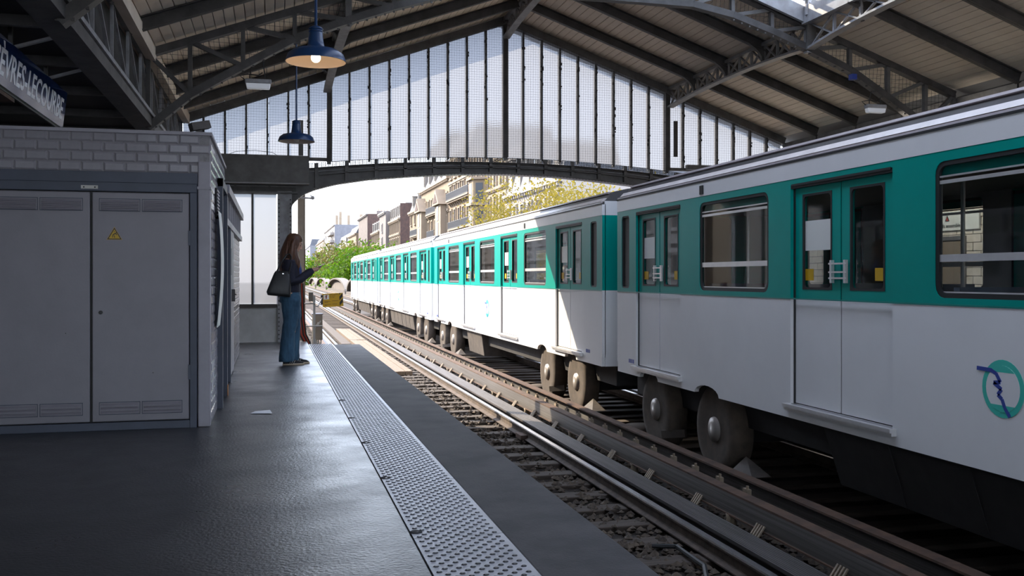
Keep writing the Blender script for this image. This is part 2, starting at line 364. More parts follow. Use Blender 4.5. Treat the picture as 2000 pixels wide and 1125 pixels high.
tag(b.build('paper_scrap', 'litter'), 'torn white scrap of paper lying on the platform by the kiosk', 'litter')

# ================================================================== WALLS (shell)
b = MB(); b.box(-6.6, -6.4, -5.0, 17.6, -1.2, 3.1); b.box(-6.6, -6.4, -17, -5.0, -1.2, 0.6); wl = b.build('wall_left', 'grout'); tag(wl, kind='structure')
cs = box1('ceiling', 'dark', (-6.5, -1.62, -17, 17.55, 3.05, 3.2)); tag(cs, kind='structure')
b = MB()
for k in range(14): b.box(-6.4, -1.62, -2 + 1.4 * k, -1.94 + 1.4 * k, 2.97, 3.05)
b.build('soffit_batten', 'steel', cs)
b = MB(); b.box(-6.4, -1.6, 17.42, 17.6, -1.2, 3.05); b.box(-1.75, -1.49, 17.42, 17.6, 3.2, 3.95); b.box(-6.4, -1.75, 17.42, 17.6, 3.2, 3.95); tag(b.build('wall_far', 'grout'), kind='structure')
wr = thing('wall_right', (10.2, 8, 0), kind='structure')
b = MB(); b.box(10.12, 10.3, -17, 17.6, -1.2, 3.85); b.build('backing', 'grout', wr)
tm = bpy.data.meshes.new('tile'); _t = MB(); _t.box(10.095, 10.12, 0, 0.34, 0, 0.115); tob = _t.build('tile', 'walltile', wr); tob.data.name = 'tile'
cnt = 0; rest = MB()
tpos = []
for r in range(22):
    for c in range(42):
        yy = 5.2 + c * 0.355 + (0.17 if r % 2 else 0); zz = 0.15 + r * 0.125
        if 2.9 < zz: continue
        tpos.append((yy, zz))
tpos.sort(key=lambda p: abs(p[1] - 1.35) * 4 + abs(p[0] - 10.5))
for i, (yy, zz) in enumerate(tpos):
    if i < 285:
        o = tob if i == 0 else put(tob.copy(), wr)
        o.location = (0, yy, zz)
    else: rest.box(10.095, 10.12, yy, yy + 0.34, zz, zz + 0.115)
rest.build('tile_field', 'walltile', wr)['kind'] = 'stuff'
tag(box1('wall_light_block', 'grout', (1.5, 10.3, -17.3, -17.0, -1.75, 0.35)), kind='structure')  # unseen low wall added to keep light from under the train
# unseen glazed screen added behind the camera, left, to let in sky light
ww = thing('fill_window', (-6.5, -8, 0.9), kind='structure')
for k in range(7):
    yy = -5.0 - 2.0 * k; box1('mullion', 'steel_m', (-6.56, -6.44, yy - 0.04, yy + 0.04, 0.6, 3.05), ww)
    if k < 6: box1('pane', 'skyglass', (-6.505, -6.5, yy - 1.96, yy - 0.04, 0.62, 3.04), ww)
# posters/benches seen across through the train windows
for (y0, y1, z0, z1, lab, m) in ((8.6, 11.2, 0.75, 2.1, 'white framed advertising panel on the far platform wall', 'sticker'), (12.6, 13.9, 0.7, 1.75, 'cream notice board on the far platform wall nearest the glazed end', 'lime2')):
    t = thing('poster_panel', (10.08, (y0 + y1) / 2, z0), lab, 'panel')
    f = MB(); f.ring(y0, y1, z0, z1, y0 + 0.06, y1 - 0.06, z0 + 0.06, z1 - 0.06, 0.02, 10.05, 10.093); f.build('panel_frame', 'steel_m', t)
    box1('panel_sheet', m, (10.07, 10.09, y0 + 0.05, y1 - 0.05, z0 + 0.05, z1 - 0.05), t)

t = thing('notice_panel', (10.09, 12.85, 1.84), 'white notice with a small red triangle on the far platform wall', 'notice')
box1('notice_sheet', 'sticker', (10.065, 10.09, 12.3, 13.4, 1.84, 2.13), t)
q = MB(); q.prism([(12.945, 1.985), (13.035, 1.985), (12.99, 2.07)], 'x', 10.055, 10.065); q.build('triangle', 'black', t)
q = MB(); q.prism([(12.955, 1.99), (13.005, 1.99), (12.985, 2.045)], 'x', 10.05, 10.055); q.build('triangle_face', 'red', t)
text_mesh('Attentifs ensemble', 0.085, 'lettering', 'black', t, Matrix.Translation((10.06, 13.34, 1.885)) @ Matrix(((0, 0, -1, 0), (-1, 0, 0, 0), (0, 1, 0, 0), (0, 0, 0, 1))), extrude=0.001)['kind'] = 'stuff'

# ================================================================== ROOF
# boarded bays: one ceiling object per bay and slope, each board its own object
LSK0, LSK1 = 1.75, 3.6                                # unseen skylight added on the left slope to brighten the hall
SKY0, SKY1 = 4.75, 7.22                                # skylight, right slope only, behind the truss at y = 12.45
cosS = 1 / math.sqrt(1 + SL * SL)
def bay(i, side):
    y1 = BAYS[i]; y0 = BAYS[i + 1]
    c = thing('ceiling', (RX + side * 2.8, (y0 + y1) / 2, zroof(RX + 2.8)), kind='structure')
    n = 48; stp = HALF / n
    base = None
    for k in range(n):
        d = stp * k
        x = RX + side * (d + stp / 2)
        if side > 0 and y1 < 12.5 and SKY0 < x < SKY1: continue
        if side < 0 and y1 < 12.5 and LSK0 < x < LSK1: continue
        if base is None:
            q = MB(); hw = stp / 2 - 0.005
            q.add([(-hw, y0, hw * SL), (hw, y0, -hw * SL), (hw, y1, -hw * SL), (-hw, y1, hw * SL),
                   (-hw, y0, hw * SL + 0.02), (hw, y0, -hw * SL + 0.02), (hw, y1, -hw * SL + 0.02), (-hw, y1, hw * SL + 0.02)],
                  [(0, 3, 2, 1), (4, 5, 6, 7), (0, 1, 5, 4), (1, 2, 6, 5), (2, 3, 7, 6), (3, 0, 4, 7)])
            if side < 0:
                q.v = [(-a, b_, c_) for a, b_, c_ in q.v]
            base = q.build('plank', 'plank', c); o = base
        else: o = put(base.copy(), c)
        o.location = (x, 0, zroof(x) + 0.16 + R.uniform(-0.003, 0.003))
    # rafter under the near edge of the bay
    rb = MB(); y = y0
    if abs(y - 12.46) > 0.1 and abs(y - 7.42) > 0.1:
        for (p, q_) in ((0.06, HALF),):
            P = lambda d, dz: (RX + side * d, y, zroof(RX + d) + dz)
            if side > 0 and y < 12.4:
                spans = ((p, SKY0 - RX), (SKY1 - RX, q_))
            elif side < 0 and y < 12.4: spans = ((p, RX - LSK1), (RX - LSK0, q_))
            else: spans = ((p, q_),)
            for s0, s1 in spans:
                rb.bar(P(s0, 0.075), P(s1, 0.075), 0.022, 0.15); rb.bar(P(s0, 0.006), P(s1, 0.006), 0.085, 0.014); rb.bar(P(s0, 0.146), P(s1, 0.146), 0.10, 0.014)
            # curved haunch where the rafter meets the lattice purlin
            for sg in (-1, 1):
                poly = []
                for t in range(6):
                    a = math.radians(90 * t / 5); poly.append((3.22 + sg * (0.05 + 0.26 * (1 - math.sin(a))), 0.0 - 0.16 * (1 - math.cos(a))))
                poly.append((3.22 + sg * 0.02, -0.16)); poly.append((3.22 + sg * 0.02, 0.02))
                pts = [(RX + side * d, zroof(RX + d) + dz) for d, dz in poly]
                if not (side > 0 and y < 12.4 and sg < 0): rb.prism(pts, 'y', y - 0.03, y + 0.03)
        rb.build('rafter', 'steel', c)
    return c
for i in range(len(BAYS) - 1):
    for side in (-1, 1):
        if side > 0 and i > 9: continue
        bay(i, side)
# outer skin of the roof
def skin(name, x0, x1, y0, y1):
    q = MB(); z0, z1 = zroof(x0) + 0.19, zroof(x1) + 0.19
    q.prism([(x0, z0), (x1, z1), (x1, z1 + 0.05), (x0, z0 + 0.05)], 'y', y0, y1); o = q.build(name, 'roofskin'); tag(o, kind='structure')
skin('ceiling', -1.9, LSK0, -17, 18.15); skin('ceiling', LSK1, RX, -17, 18.15); skin('ceiling', LSK0, LSK1, 12.3, 18.15); skin('ceiling', LSK0, LSK1, -17, 1.5); skin('ceiling', RX, SKY0, -17, 18.15); skin('ceiling', SKY1, 10.4, -17, 18.15)
skin('ceiling', SKY0, SKY1, 12.3, 18.15); skin('ceiling', SKY0, SKY1, -17, 4.5)
# plain boards for the part of the roof nearer than the built bays
q = MB(); q.prism([(-1.5, zroof(-1.5) + 0.15), (RX, zroof(RX) + 0.15), (RX, zroof(RX) + 0.17), (-1.5, zroof(-1.5) + 0.17)], 'y', -17, BAYS[-1]); tag(q.build('ceiling', 'plank'), kind='structure')
# gable-edge rafter
g = MB()
for s in (-1, 1):
    g.bar((RX, GY - 0.02, ZR + 0.07), (RX + s * HALF, GY - 0.02, zroof(RX + HALF) + 0.07), 0.16, 0.13)
    g.bar((RX, GY - 0.12, ZR + 0.0), (RX + s * HALF, GY - 0.12, zroof(RX + HALF) + 0.0), 0.03, 0.03)
    g.smooth = False
    for k in range(60):
        d = 0.06 + k * 0.094; x = RX + s * d; z = zroof(x) + 0.07
        g.box(x - 0.008, x + 0.008, GY - 0.112, GY - 0.1, z - 0.04, z - 0.025)
tag(g.build('trim_1', 'steel_m'), kind='structure')
# right eave fascia and left eave girder
ef = thing('trim_2', (9.8, 8, 3.5), kind='structure')
for i in range(10):
    box1('fascia_board', 'steel_m', (9.78, 9.83, BAYS[i + 1] + 0.02, BAYS[i] - 0.02, 3.38 + R.uniform(-0.01, 0.01), 3.76), ef)
box1('gutter_board', 'steel', (9.7, 9.78, -5, GY, 3.34, 3.40), ef)

def lattice(t, side_pts_top, side_pts_bot, y_axis, chord=(0.10, 0.035), web=(0.045, 0.02), m='steel', mw=None, flip=False, dbl=False):
    """truss between two polylines (same count); parts: chords, struts, braces"""
    tb = MB(); bb = MB(); n = len(side_pts_top)
    up = (0, 1, 0) if y_axis == 'xz' else (1, 0, 0)
    for i in range(n - 1):
        tb.bar(side_pts_top[i], side_pts_top[i + 1], chord[1], chord[0], up=up); bb.bar(side_pts_bot[i], side_pts_bot[i + 1], chord[1], chord[0], up=up)
    tb.build('top_chord', m, t); bb.build('bottom_chord', m, t)
    for i in range(n):
        sb = MB(); sb.bar(side_pts_top[i], side_pts_bot[i], web[1], web[0], up=up); sb.build('strut', mw or m, t)
        if i < n - 1:
            db = MB()
            a, c_ = (side_pts_top[i + 1], side_pts_bot[i]) if not flip else (side_pts_top[i], side_pts_bot[i + 1])
            db.bar(a, c_, web[1], web[0], up=up); db.build('brace', mw or m, t)

BOT = [(0.0, 4.88), (0.75, 4.88), (1.45, 4.87), (2.05, 4.76), (2.65, 4.57), (3.22, 4.36), (3.88, 4.09), (4.50, 3.72), (5.12, 3.34), (5.60, 2.92)]
def truss(y, side, label):
    t = thing('roof_truss', (RX + side * 2.8, y, zroof(RX + 2.8)), label, 'truss')
    top = [(RX + side * d, y, zroof(RX + d) + 0.06) for d, z in BOT]; bot = [(RX + side * d, y, z) for d, z in BOT]
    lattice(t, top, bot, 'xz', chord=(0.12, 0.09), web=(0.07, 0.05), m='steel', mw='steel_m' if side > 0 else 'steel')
    for i in range(len(bot) - 1):
        pass
    rv = MB()
    for i in range(3, len(bot) - 1):
        for q_ in range(5):
            f = q_ / 5.0; p = Vector(bot[i]).lerp(Vector(bot[i + 1]), f); rv.box(p.x - 0.012, p.x + 0.012, y - 0.055, y - 0.03, p.z - 0.082, p.z - 0.062)
    rv.build('rivet_row', 'steel', t)['kind'] = 'stuff'
    return t
truss(12.46, -1, 'riveted left half of the roof truss beside the glazed gable, carrying the far blue lamp')
truss(12.46, 1, 'riveted right half of the roof truss above the train, meeting the skylight corner')
truss(7.42, -1, 'dark half truss cut by the top left corner, nearest the camera over the sign')
# lattice purlins along the hall
def purlin(x, y0, y1, label, m='steel_m', n=8, bot_mid=0.14, bot_end=0.27, zt=None, skiptop=False):
    t = thing('lattice_purlin', (x, (y0 + y1) / 2, 4.4), label, 'girder')
    top = []; bot = []
    z = zroof(x) + 0.10 if zt is None else zt
    for i in range(n + 1):
        f = i / n; yy = y0 + (y1 - y0) * f
        top.append((x, yy, z)); bot.append((x, yy, z - bot_mid - (bot_end - bot_mid) * abs(2 * f - 1) ** 2.2))
    tb = MB(); bb = MB()
    for i in range(n):
        tb.bar(top[i], top[i + 1], 0.12, 0.05); bb.bar(bot[i], bot[i + 1], 0.13, 0.03)
    tb.build('top_chord', m, t); bb.build('bottom_chord', m, t)
    for i in range(n):
        for sg in (0, 1):
            sb = MB(); sb.bar(top[i + sg], bot[i + 1 - sg], 0.02, 0.035, up=(1, 0, 0)); sb.build('brace', m, t)
        sb = MB(); sb.bar(top[i], bot[i], 0.04, 0.035, up=(1, 0, 0)); sb.build('strut', m, t)
    return t
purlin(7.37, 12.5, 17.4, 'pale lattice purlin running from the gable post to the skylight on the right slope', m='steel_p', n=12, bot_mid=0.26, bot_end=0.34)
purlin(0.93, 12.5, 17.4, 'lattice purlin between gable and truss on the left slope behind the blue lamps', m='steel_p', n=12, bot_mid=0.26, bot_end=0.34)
purlin(RX, 12.5, 17.4, 'lattice ridge girder under the peak of the roof', m='steel_p', n=12, bot_mid=0.22, bot_end=0.34, zt=5.84)  # light on the bottom chord is put into the pale paint
# near purlin of the skylight, light from above put into its paler paint
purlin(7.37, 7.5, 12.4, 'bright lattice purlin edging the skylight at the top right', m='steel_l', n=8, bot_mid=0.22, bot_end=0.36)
# posts at the purlin / truss crossings
pp = thing('truss_post', (7.37, 12.46, 4.3), 'vertical steel post where truss and lattice purlin cross under the skylight', 'post')
box1('post_web', 'steel_l', (7.33, 7.41, 12.41, 12.51, 4.3, 4.86), pp); box1('post_flange', 'steel_m', (7.30, 7.44, 12.36, 12.40, 4.34, 5.15), pp)
pp = thing('truss_post', (0.93, 12.46, 4.3), 'vertical steel post of the left truss just above the upper blue lamp', 'post')
box1('post_web', 'steel_m', (0.89, 0.97, 12.41, 12.51, 4.3, 4.75), pp)
# skylight upstand, glazing bars and panes
sl = thing('skylight', (6, 10, 5.2), 'bright glazed skylight in the right roof slope at the top of the picture', 'skylight')
def zs(x): return zroof(x) + 0.36
b = MB()
b.prism([(SKY0, zroof(SKY0) + 0.02), (SKY1, zroof(SKY1) + 0.02), (SKY1, zs(SKY1) - 0.12), (SKY0, zs(SKY0) - 0.12)], 'y', 12.28, 12.34)
b.box(SKY1 - 0.02, SKY1 + 0.04, 4.5, 12.34, zroof(SKY1) + 0.0, zs(SKY1) - 0.12); b.box(SKY0 - 0.04, SKY0 + 0.02, 4.5, 12.34, zroof(SKY0) + 0.0, zs(SKY0) - 0.12)
b.build('upstand', 'steel_l', sl)
for k in range(9):
    yy = 12.3 - k * 0.62
    gb = MB(); gb.bar((SKY0, yy, zs(SKY0)), (SKY1 + 0.1, yy, zs(SKY1 + 0.1)), 0.04, 0.06); gb.build('glazing_bar', 'steel_l', sl)
    if k: 
        pg = MB(); pg.prism([(SKY0, zs(SKY0) + 0.03), (SKY1 + 0.1, zs(SKY1 + 0.1) + 0.03), (SKY1 + 0.1, zs(SKY1 + 0.1) + 0.036), (SKY0, zs(SKY0) + 0.036)], 'y', yy + 0.02, yy + 0.6); pg.build('pane', 'skyglass', sl)
for x in (SKY1 - 0.3, SKY0 + 0.9):
    gb = MB(); gb.bar((x, 6.5, zs(x) - 0.05), (x, 12.3, zs(x) - 0.05), 0.05, 0.05); gb.build('purlin_bar', 'steel_l', sl)
kb = MB(); kb.tube([(SKY1 - 0.02, 12.2, zroof(SKY1) + 0.1), (SKY1 - 0.02, 12.2, zs(SKY1) - 0.1), (SKY1 - 0.06, 12.12, zs(SKY1)), (SKY1 - 0.25, 11.95, zs(SKY1) + 0.05)], 0.03, 8); kb.build('corner_bracket', 'steel_l', sl)
sl2 = thing('skylight', (2.7, 7, 5.2), 'added unseen skylight in the left roof slope, letting light in on the train', 'skylight')
for k in range(16):
    yy = 12.3 - k * 0.72; gb = MB(); gb.bar((LSK0, yy, zs(LSK0)), (LSK1, yy, zs(LSK1)), 0.04, 0.06); gb.build('glazing_bar', 'steel_l', sl2)
    if k < 15: pg = MB(); pg.prism([(LSK0, zs(LSK0) + 0.03), (LSK1, zs(LSK1) + 0.03), (LSK1, zs(LSK1) + 0.036), (LSK0, zs(LSK0) + 0.036)], 'y', yy - 0.70, yy - 0.02); pg.build('pane', 'skyglass', sl2)
b = MB(); b.box(LSK0 - 0.04, LSK0, 1.5, 12.34, zroof(LSK0), zs(LSK0)); b.box(LSK1, LSK1 + 0.04, 1.5, 12.34, zroof(LSK1), zs(LSK1)); b.prism([(LSK0, zroof(LSK0) + 0.02), (LSK1, zroof(LSK1) + 0.02), (LSK1, zs(LSK1)), (LSK0, zs(LSK0))], 'y', 12.3, 12.34); b.build('upstand', 'steel_l', sl2)
# left eave lattice girder with dark infill
eg = thing('eave_girder', (-1.5, 10, 3.0), 'dark lattice girder with diagonal bars along the left eave above the kiosk', 'girder')
ys = [17.4 - 1.05 * k for k in range(14)]
top = [(-1.5, y_, 3.78) for y_ in ys]; bot = [(-1.5, y_, 3.12) for y_ in ys]
lattice(eg, top, bot, 'yz', chord=(0.05, 0.07), web=(0.03, 0.022), m='steel_m', mw='steel_l')
box1('infill_panel', 'darkpanel', (-1.60, -1.56, 3.6, 17.4, 3.1, 3.85), eg)
b = MB(); b.box(-1.62, -1.40, 3.6, 17.4, 2.93, 2.96); b.box(-1.43, -1.40, 3.6, 17.4, 2.96, 3.04); b.box(-1.62, -1.58, 3.6, 17.4, 2.94, 3.12); b.build('bottom_beam', 'steel', eg)
b = MB(); b.box(-1.42, -1.38, 3.6, 17.4, 3.05, 3.09); b.build('cable_tray', 'steel_l', eg)
b = MB(); b.prism([(-1.62, 3.78), (-1.36, 3.72), (-1.36, 3.88), (-1.62, 3.92)], 'y', 3.6, 17.4); b.build('eave_board', 'plank', eg)

# ================================================================== GABLE
def ztop_arch(x): return 3.32 - 0.0158 * (x - RX) ** 2
def zbot_arch(x): return 3.02 - 0.0185 * (x - RX) ** 2
gw = thing('window_1', (RX, GY, 3.3), kind='structure')
XM = [RX + 0.353 * k for k in range(-16, 17)]
def sill(x): return 3.22 if abs(x - RX) > 3.25 else max(3.10, ztop_arch(x))
def pane_mesh(x0, x1, zb0, zb1, zt0, zt1, y, parent):
    q = MB(); q.smooth = True; H_ = max(zt0, zt1) - min(zb0, zb1); n = max(4, int(H_ / 0.02)); vs_ = []; fs = []
    for i in range(n + 1):
        f = i / n; dy = 0.006 * (1 if i % 2 else -1)
        vs_ += [(x0, y + dy, zb0 + (zt0 - zb0) * f), (x1, y + dy, zb1 + (zt1 - zb1) * f)]
    for i in range(n): fs.append((2 * i, 2 * i + 1, 2 * i + 3, 2 * i + 2))
    q.add(vs_, fs); return q.build('pane', 'glass_rib', parent)
for k in range(32):
    x0, x1 = XM[k] + 0.018, XM[k + 1] - 0.018
    pane_mesh(x0, x1, sill(x0), sill(x1), zroof(x0) + 0.02, zroof(x1) + 0.02, GY + 0.05, gw)
for k, x in enumerate(XM):
    if 0 < k < 32:
        main = (k - 16) in (0, -9, 9)
        q = MB(); wd = 0.03 if main else 0.017
        q.box(x - wd, x + wd, GY - (0.07 if main else 0.02), GY + 0.08, sill(x) - 0.04, zroof(x) + 0.06); q.build('mullion', 'steel_m', gw)
        if main:
            q = MB(); q.box(x - 0.045, x + 0.045, GY - 0.10, GY - 0.07, sill(x), zroof(x) + 0.02); q.build('post_flange', 'steel', gw)
        dirt = MB()
        for j in range(16):
            zz = R.uniform(zroof(x) - 1.3, zroof(x) - 0.05)
            if zz > sill(x) + 0.1: xx = x + R.uniform(-0.028, 0.028); dirt.box(xx - 0.008, xx + 0.006, GY - 0.03, GY - 0.018, zz, zz + R.uniform(0.015, 0.06))
        if dirt.v: dirt.build('dirt', 'dark', gw)['kind'] = 'stuff'
# horizontal sill at both flanks
for s in (-1, 1):
    xa, xb = sorted((RX + s * 3.2, RX + s * HALF)); q = MB(); q.box(xa, xb, GY - 0.03, GY + 0.07, 3.17, 3.225); q.build('sill_bar', 'steel_m', gw)
# lower glazing beside the left column
lw = thing('window_2', (-0.6, GY, 0.64), kind='structure')
xs = [-1.6, -1.19, -0.76, -0.335, 0.085]
for i in range(4):
    pane_mesh(xs[i] + 0.015, xs[i + 1] - 0.015, 0.66, 0.66, 2.57, 2.57, GY + 0.03, lw)
    q = MB(); q.box(xs[i] - 0.018, xs[i] + 0.018, GY - 0.02, GY + 0.05, 0.62, 2.60); q.build('mullion', 'steel_m', lw)
q = MB(); q.box(-1.6, 0.09, GY - 0.06, GY + 0.05, 0.60, 0.66); q.build('sill', 'concrete', lw)
q = MB(); q.box(-1.6, 0.09, GY - 0.02, GY + 0.03, 0.0, 0.60); q.build('base_panel', 'panel_white', lw)
for s in (1,):
    rw = thing('window_3', (9.0, GY, 0.64), kind='structure')
    for i in range(4):
        x0 = 8.22 + 0.42 * i; pane_mesh(x0 + 0.015, x0 + 0.405, 0.66, 0.66, 2.57, 2.57, GY + 0.03, rw)
        q = MB(); q.box(x0 - 0.018, x0 + 0.018, GY - 0.02, GY + 0.05, 0.62, 2.60); q.build('mullion', 'steel_m', rw)
    q = MB(); q.box(8.22, 9.9, GY - 0.02, GY + 0.03, 0.0, 0.64); q.build('base_panel', 'steel_l', rw)
# arch beam with riveted web, stiffeners and perforated crest
ab = thing('arch_beam', (RX, GY, 3.0), 'dark riveted arch beam with perforated crest spanning the tracks under the glass gable', 'beam')
N = 48
def arch_poly(f_lo, f_hi, y0, y1, xa, xb, n, name, m):
    q = MB(); xsx = [xa + (xb - xa) * i / n for i in range(n + 1)]
    vs_ = []
    for x in xsx: vs_ += [(x, y0, f_lo(x)), (x, y0, f_hi(x)), (x, y1, f_lo(x)), (x, y1, f_hi(x))]
    fs = []
    for i in range(n):
        a = 4 * i; c = 4 * (i + 1); fs += [(a, c, c + 1, a + 1), (a + 2, a + 3, c + 3, c + 2), (a, a + 2, c + 2, c), (a + 1, c + 1, c + 3, a + 3)]
    fs += [(0, 1, 3, 2), (4 * n, 4 * n + 2, 4 * n + 3, 4 * n + 1)]
    q.add(vs_, fs); return q.build(name, m, ab)
XA, XB = 0.30, 8.0
ARC = [(0.28, 2.21), (0.31, 2.34), (0.36, 2.44), (0.45, 2.52), (0.56, 2.60), (0.72, 2.67), (0.96, 2.74), (1.12, 2.78), (1.66, 2.87), (2.39, 2.94), (3.2, 3.0), (4.15, 3.02)]
def zlow(x):
    x = min(x, 2 * RX - x)
    for (xa, za), (xb, zb) in zip(ARC, ARC[1:]):
        if xa <= x <= xb: return za + (zb - za) * (x - xa) / (xb - xa)
    return 2.21
arch_poly(lambda x: zlow(x), lambda x: ztop_arch(x) - 0.10, GY - 0.02, GY + 0.04, XA, XB, 160, 'web_plate', 'steel_m')
arch_poly(lambda x: zlow(x) - 0.015, lambda x: zlow(x) + 0.02, GY - 0.14, GY + 0.14, XA, XB, 160, 'bottom_flange', 'steel_m')
arch_poly(lambda x: zbot_arch(x) + 0.10, lambda x: zbot_arch(x) + 0.118, GY - 0.10, GY - 0.02, XA + 0.5, XB - 0.5, 48, 'angle_iron', 'steel_m')
arch_poly(lambda x: ztop_arch(x) - 0.115, lambda x: ztop_arch(x) - 0.095, GY - 0.12, GY + 0.12, XA, XB, 48, 'top_flange', 'steel')
arch_poly(lambda x: ztop_arch(x) - 0.165, lambda x: ztop_arch(x) - 0.155, GY - 0.06, GY - 0.02, XA, XB, 48, 'conduit', 'steel_l')
q = MB()
for j in range(4):
    zo = -0.09 + j * 0.026
    xsx = [XA + 0.2 + (XB - XA - 0.4) * i / 40 for i in range(41)]
    for i in range(40): q.bar((xsx[i], GY - 0.05, ztop_arch(xsx[i]) + zo), (xsx[i + 1], GY - 0.05, ztop_arch(xsx[i + 1]) + zo), 0.008, 0.009)
x = XA + 0.2
while x < XB - 0.2:
    q.box(x - 0.006, x + 0.006, GY - 0.054, GY - 0.046, ztop_arch(x) - 0.10, ztop_arch(x)); x += 0.031
q.build('crest_grille', 'steel', ab)['kind'] = 'stuff'
for i in range(14):
    x = XA + 0.45 + i * 0.52
    q = MB(); q.box(x - 0.03, x + 0.03, GY - 0.10, GY - 0.02, zlow(x) + 0.02, ztop_arch(x) - 0.02); q.build('stiffener', 'steel_m', ab)
q = MB()
for i in range(120):
    x = XA + 0.1 + i * 0.062; q.box(x - 0.009, x + 0.009, GY - 0.15, GY - 0.135, zlow(x) - 0.022, zlow(x) - 0.008)
q.build('rivet_row', 'steel', ab)['kind'] = 'stuff'
# columns
for (xa, xb, lab, s) in ((0.085, 0.33, 'riveted grey steel column at the platform end behind the woman', 1), (7.97, 8.22, 'riveted grey steel column beyond the train on the far platform', -1)):
    t = thing('steel_column', ((xa + xb) / 2, GY, 0), lab, 'column')
    box1('web_plate', 'steel_l', (xa, xb, GY - 0.06, GY + 0.05, 0, 2.62), t)
    q = MB(); q.box(xa - 0.0, xa + 0.05, GY - 0.10, GY - 0.06, 0, 2.6); q.box(xb - 0.05, xb, GY - 0.10, GY - 0.06, 0, 2.2); q.build('angle_iron', 'steel_l', t)
    q = MB()
    for j in range(34):
        for xx in (xa + 0.025, xb - 0.025): q.box(xx - 0.011, xx + 0.011, GY - 0.112, GY - 0.098, 0.05 + j * 0.073, 0.072 + j * 0.073)
    q.build('rivet', 'steel', t)['kind'] = 'stuff'
# cross beam and hanging grey box at the platform end
cb = thing('cross_beam', (-0.6, GY, 2.6), 'dark cross beam between kiosk and column above the ribbed glass', 'beam')
q = MB(); q.box(-1.6, 0.4, GY - 0.04, GY + 0.04, 2.58, 3.2); q.build('web_plate', 'steel', cb)
q = MB(); q.box(-1.6, 0.42, GY - 0.14, GY + 0.1, 2.575, 2.605); q.box(-1.6, 0.42, GY - 0.07, GY - 0.04, 2.69, 2.71); q.build('bottom_flange', 'steel_m', cb)
for x in (-0.62, -0.05): q = MB(); q.box(x - 0.02, x + 0.02, GY - 0.09, GY - 0.04, 2.6, 2.72); q.build('stiffener', 'steel', cb)
rb = thing('roller_sign_box', (-0.1, GY - 0.3, 2.64), 'flat grey steel box hung on the beam above the platform end', 'box')
q = MB(); q.box(-0.95, 0.615, GY - 0.34, GY - 0.13, 2.74, 3.21); q.build('casing', 'steel_m', rb, bevel=0.006)
q = MB(); q.box(-0.95, 0.62, GY - 0.345, GY - 0.13, 2.725, 2.74); q.build('lip', 'steel_l', rb)
q = MB(); q.tube([(-0.75, GY - 0.2, 3.21), (-0.6, GY - 0.2, 3.27), (-0.3, GY - 0.2, 3.30), (0.0, GY - 0.2, 3.27), (0.12, GY - 0.2, 3.20)], 0.004, 5); q.build('cable', 'black', rb)
# bird net in front of the gable glass
q = MB()
x = RX - HALF + 0.03
while x < RX + HALF:
    q.bar((x, GY - 0.14, sill(x)), (x + 0.01, GY - 0.14, zroof(x)), 0.0022, 0.0022); x += 0.046
z = 3.1
while z < 5.75:
    d = min(HALF, (ZR - z) / SL); d2 = d
    q.bar((RX - d, GY - 0.14, z), (RX + d, GY - 0.14, z + 0.005), 0.0022, 0.0022); z += 0.046
tag(q.build('bird_net', 'net'), 'fine bird netting stretched in front of the gable glass', 'net', kind='stuff')
# net hung in the plane of the truss
for side, lab in ((-1, 'fine bird netting hanging in the left truss bays'), (1, 'fine bird netting hanging in the right truss bays')):
    q = MB(); i = 0; x = 0.2
    while x < 5.5:
        zb = None
        for (d0, z0), (d1, z1) in zip(BOT, BOT[1:]):
            if d0 <= x <= d1: zb = z0 + (z1 - z0) * (x - d0) / (d1 - d0)
        q.bar((RX + side * x, 12.5, zb), (RX + side * (x + 0.03), 12.5, zroof(RX + x) + 0.05), 0.003, 0.003); x += 0.06
    z = 3.1
    while z < 5.7:
        d1 = min(5.5, (ZR + 0.05 - z) / SL); d0 = 0.1
        for (da, za), (db, zb_) in zip(BOT, BOT[1:]):
            if zb_ <= z <= za: d0 = da + (za - z) / (za - zb_) * (db - da)
        if z < 4.87 and d1 > d0: q.bar((RX + side * d0, 12.5, z), (RX + side * d1, 12.5, z + 0.01), 0.003, 0.003)
        z += 0.06
    tag(q.build('bird_net', 'net'), lab, 'net', kind='stuff')
# dark batten hanging in the gable right of the post, and one on the left
q = MB(); q.box(7.43, 7.50, GY - 0.16, GY - 0.12, 3.42, 4.1); tag(q.build('steel_batten', 'steel'), 'short dark upright batten fixed beside the right gable post', 'batten')
q = MB(); q.box(0.44, 0.52, GY - 0.16, GY - 0.10, 3.24, 3.85); tag(q.build('steel_batten', 'steel_m'), 'short upright batten on the glass behind the lower blue lamp', 'batten')
q = MB(); q.box(7.68, 8.5, GY - 0.2, GY - 0.1, 3.18, 3.27); tag(q.build('cable_box', 'steel_m'), 'flat dark box on the gable sill just above the train roof', 'box')

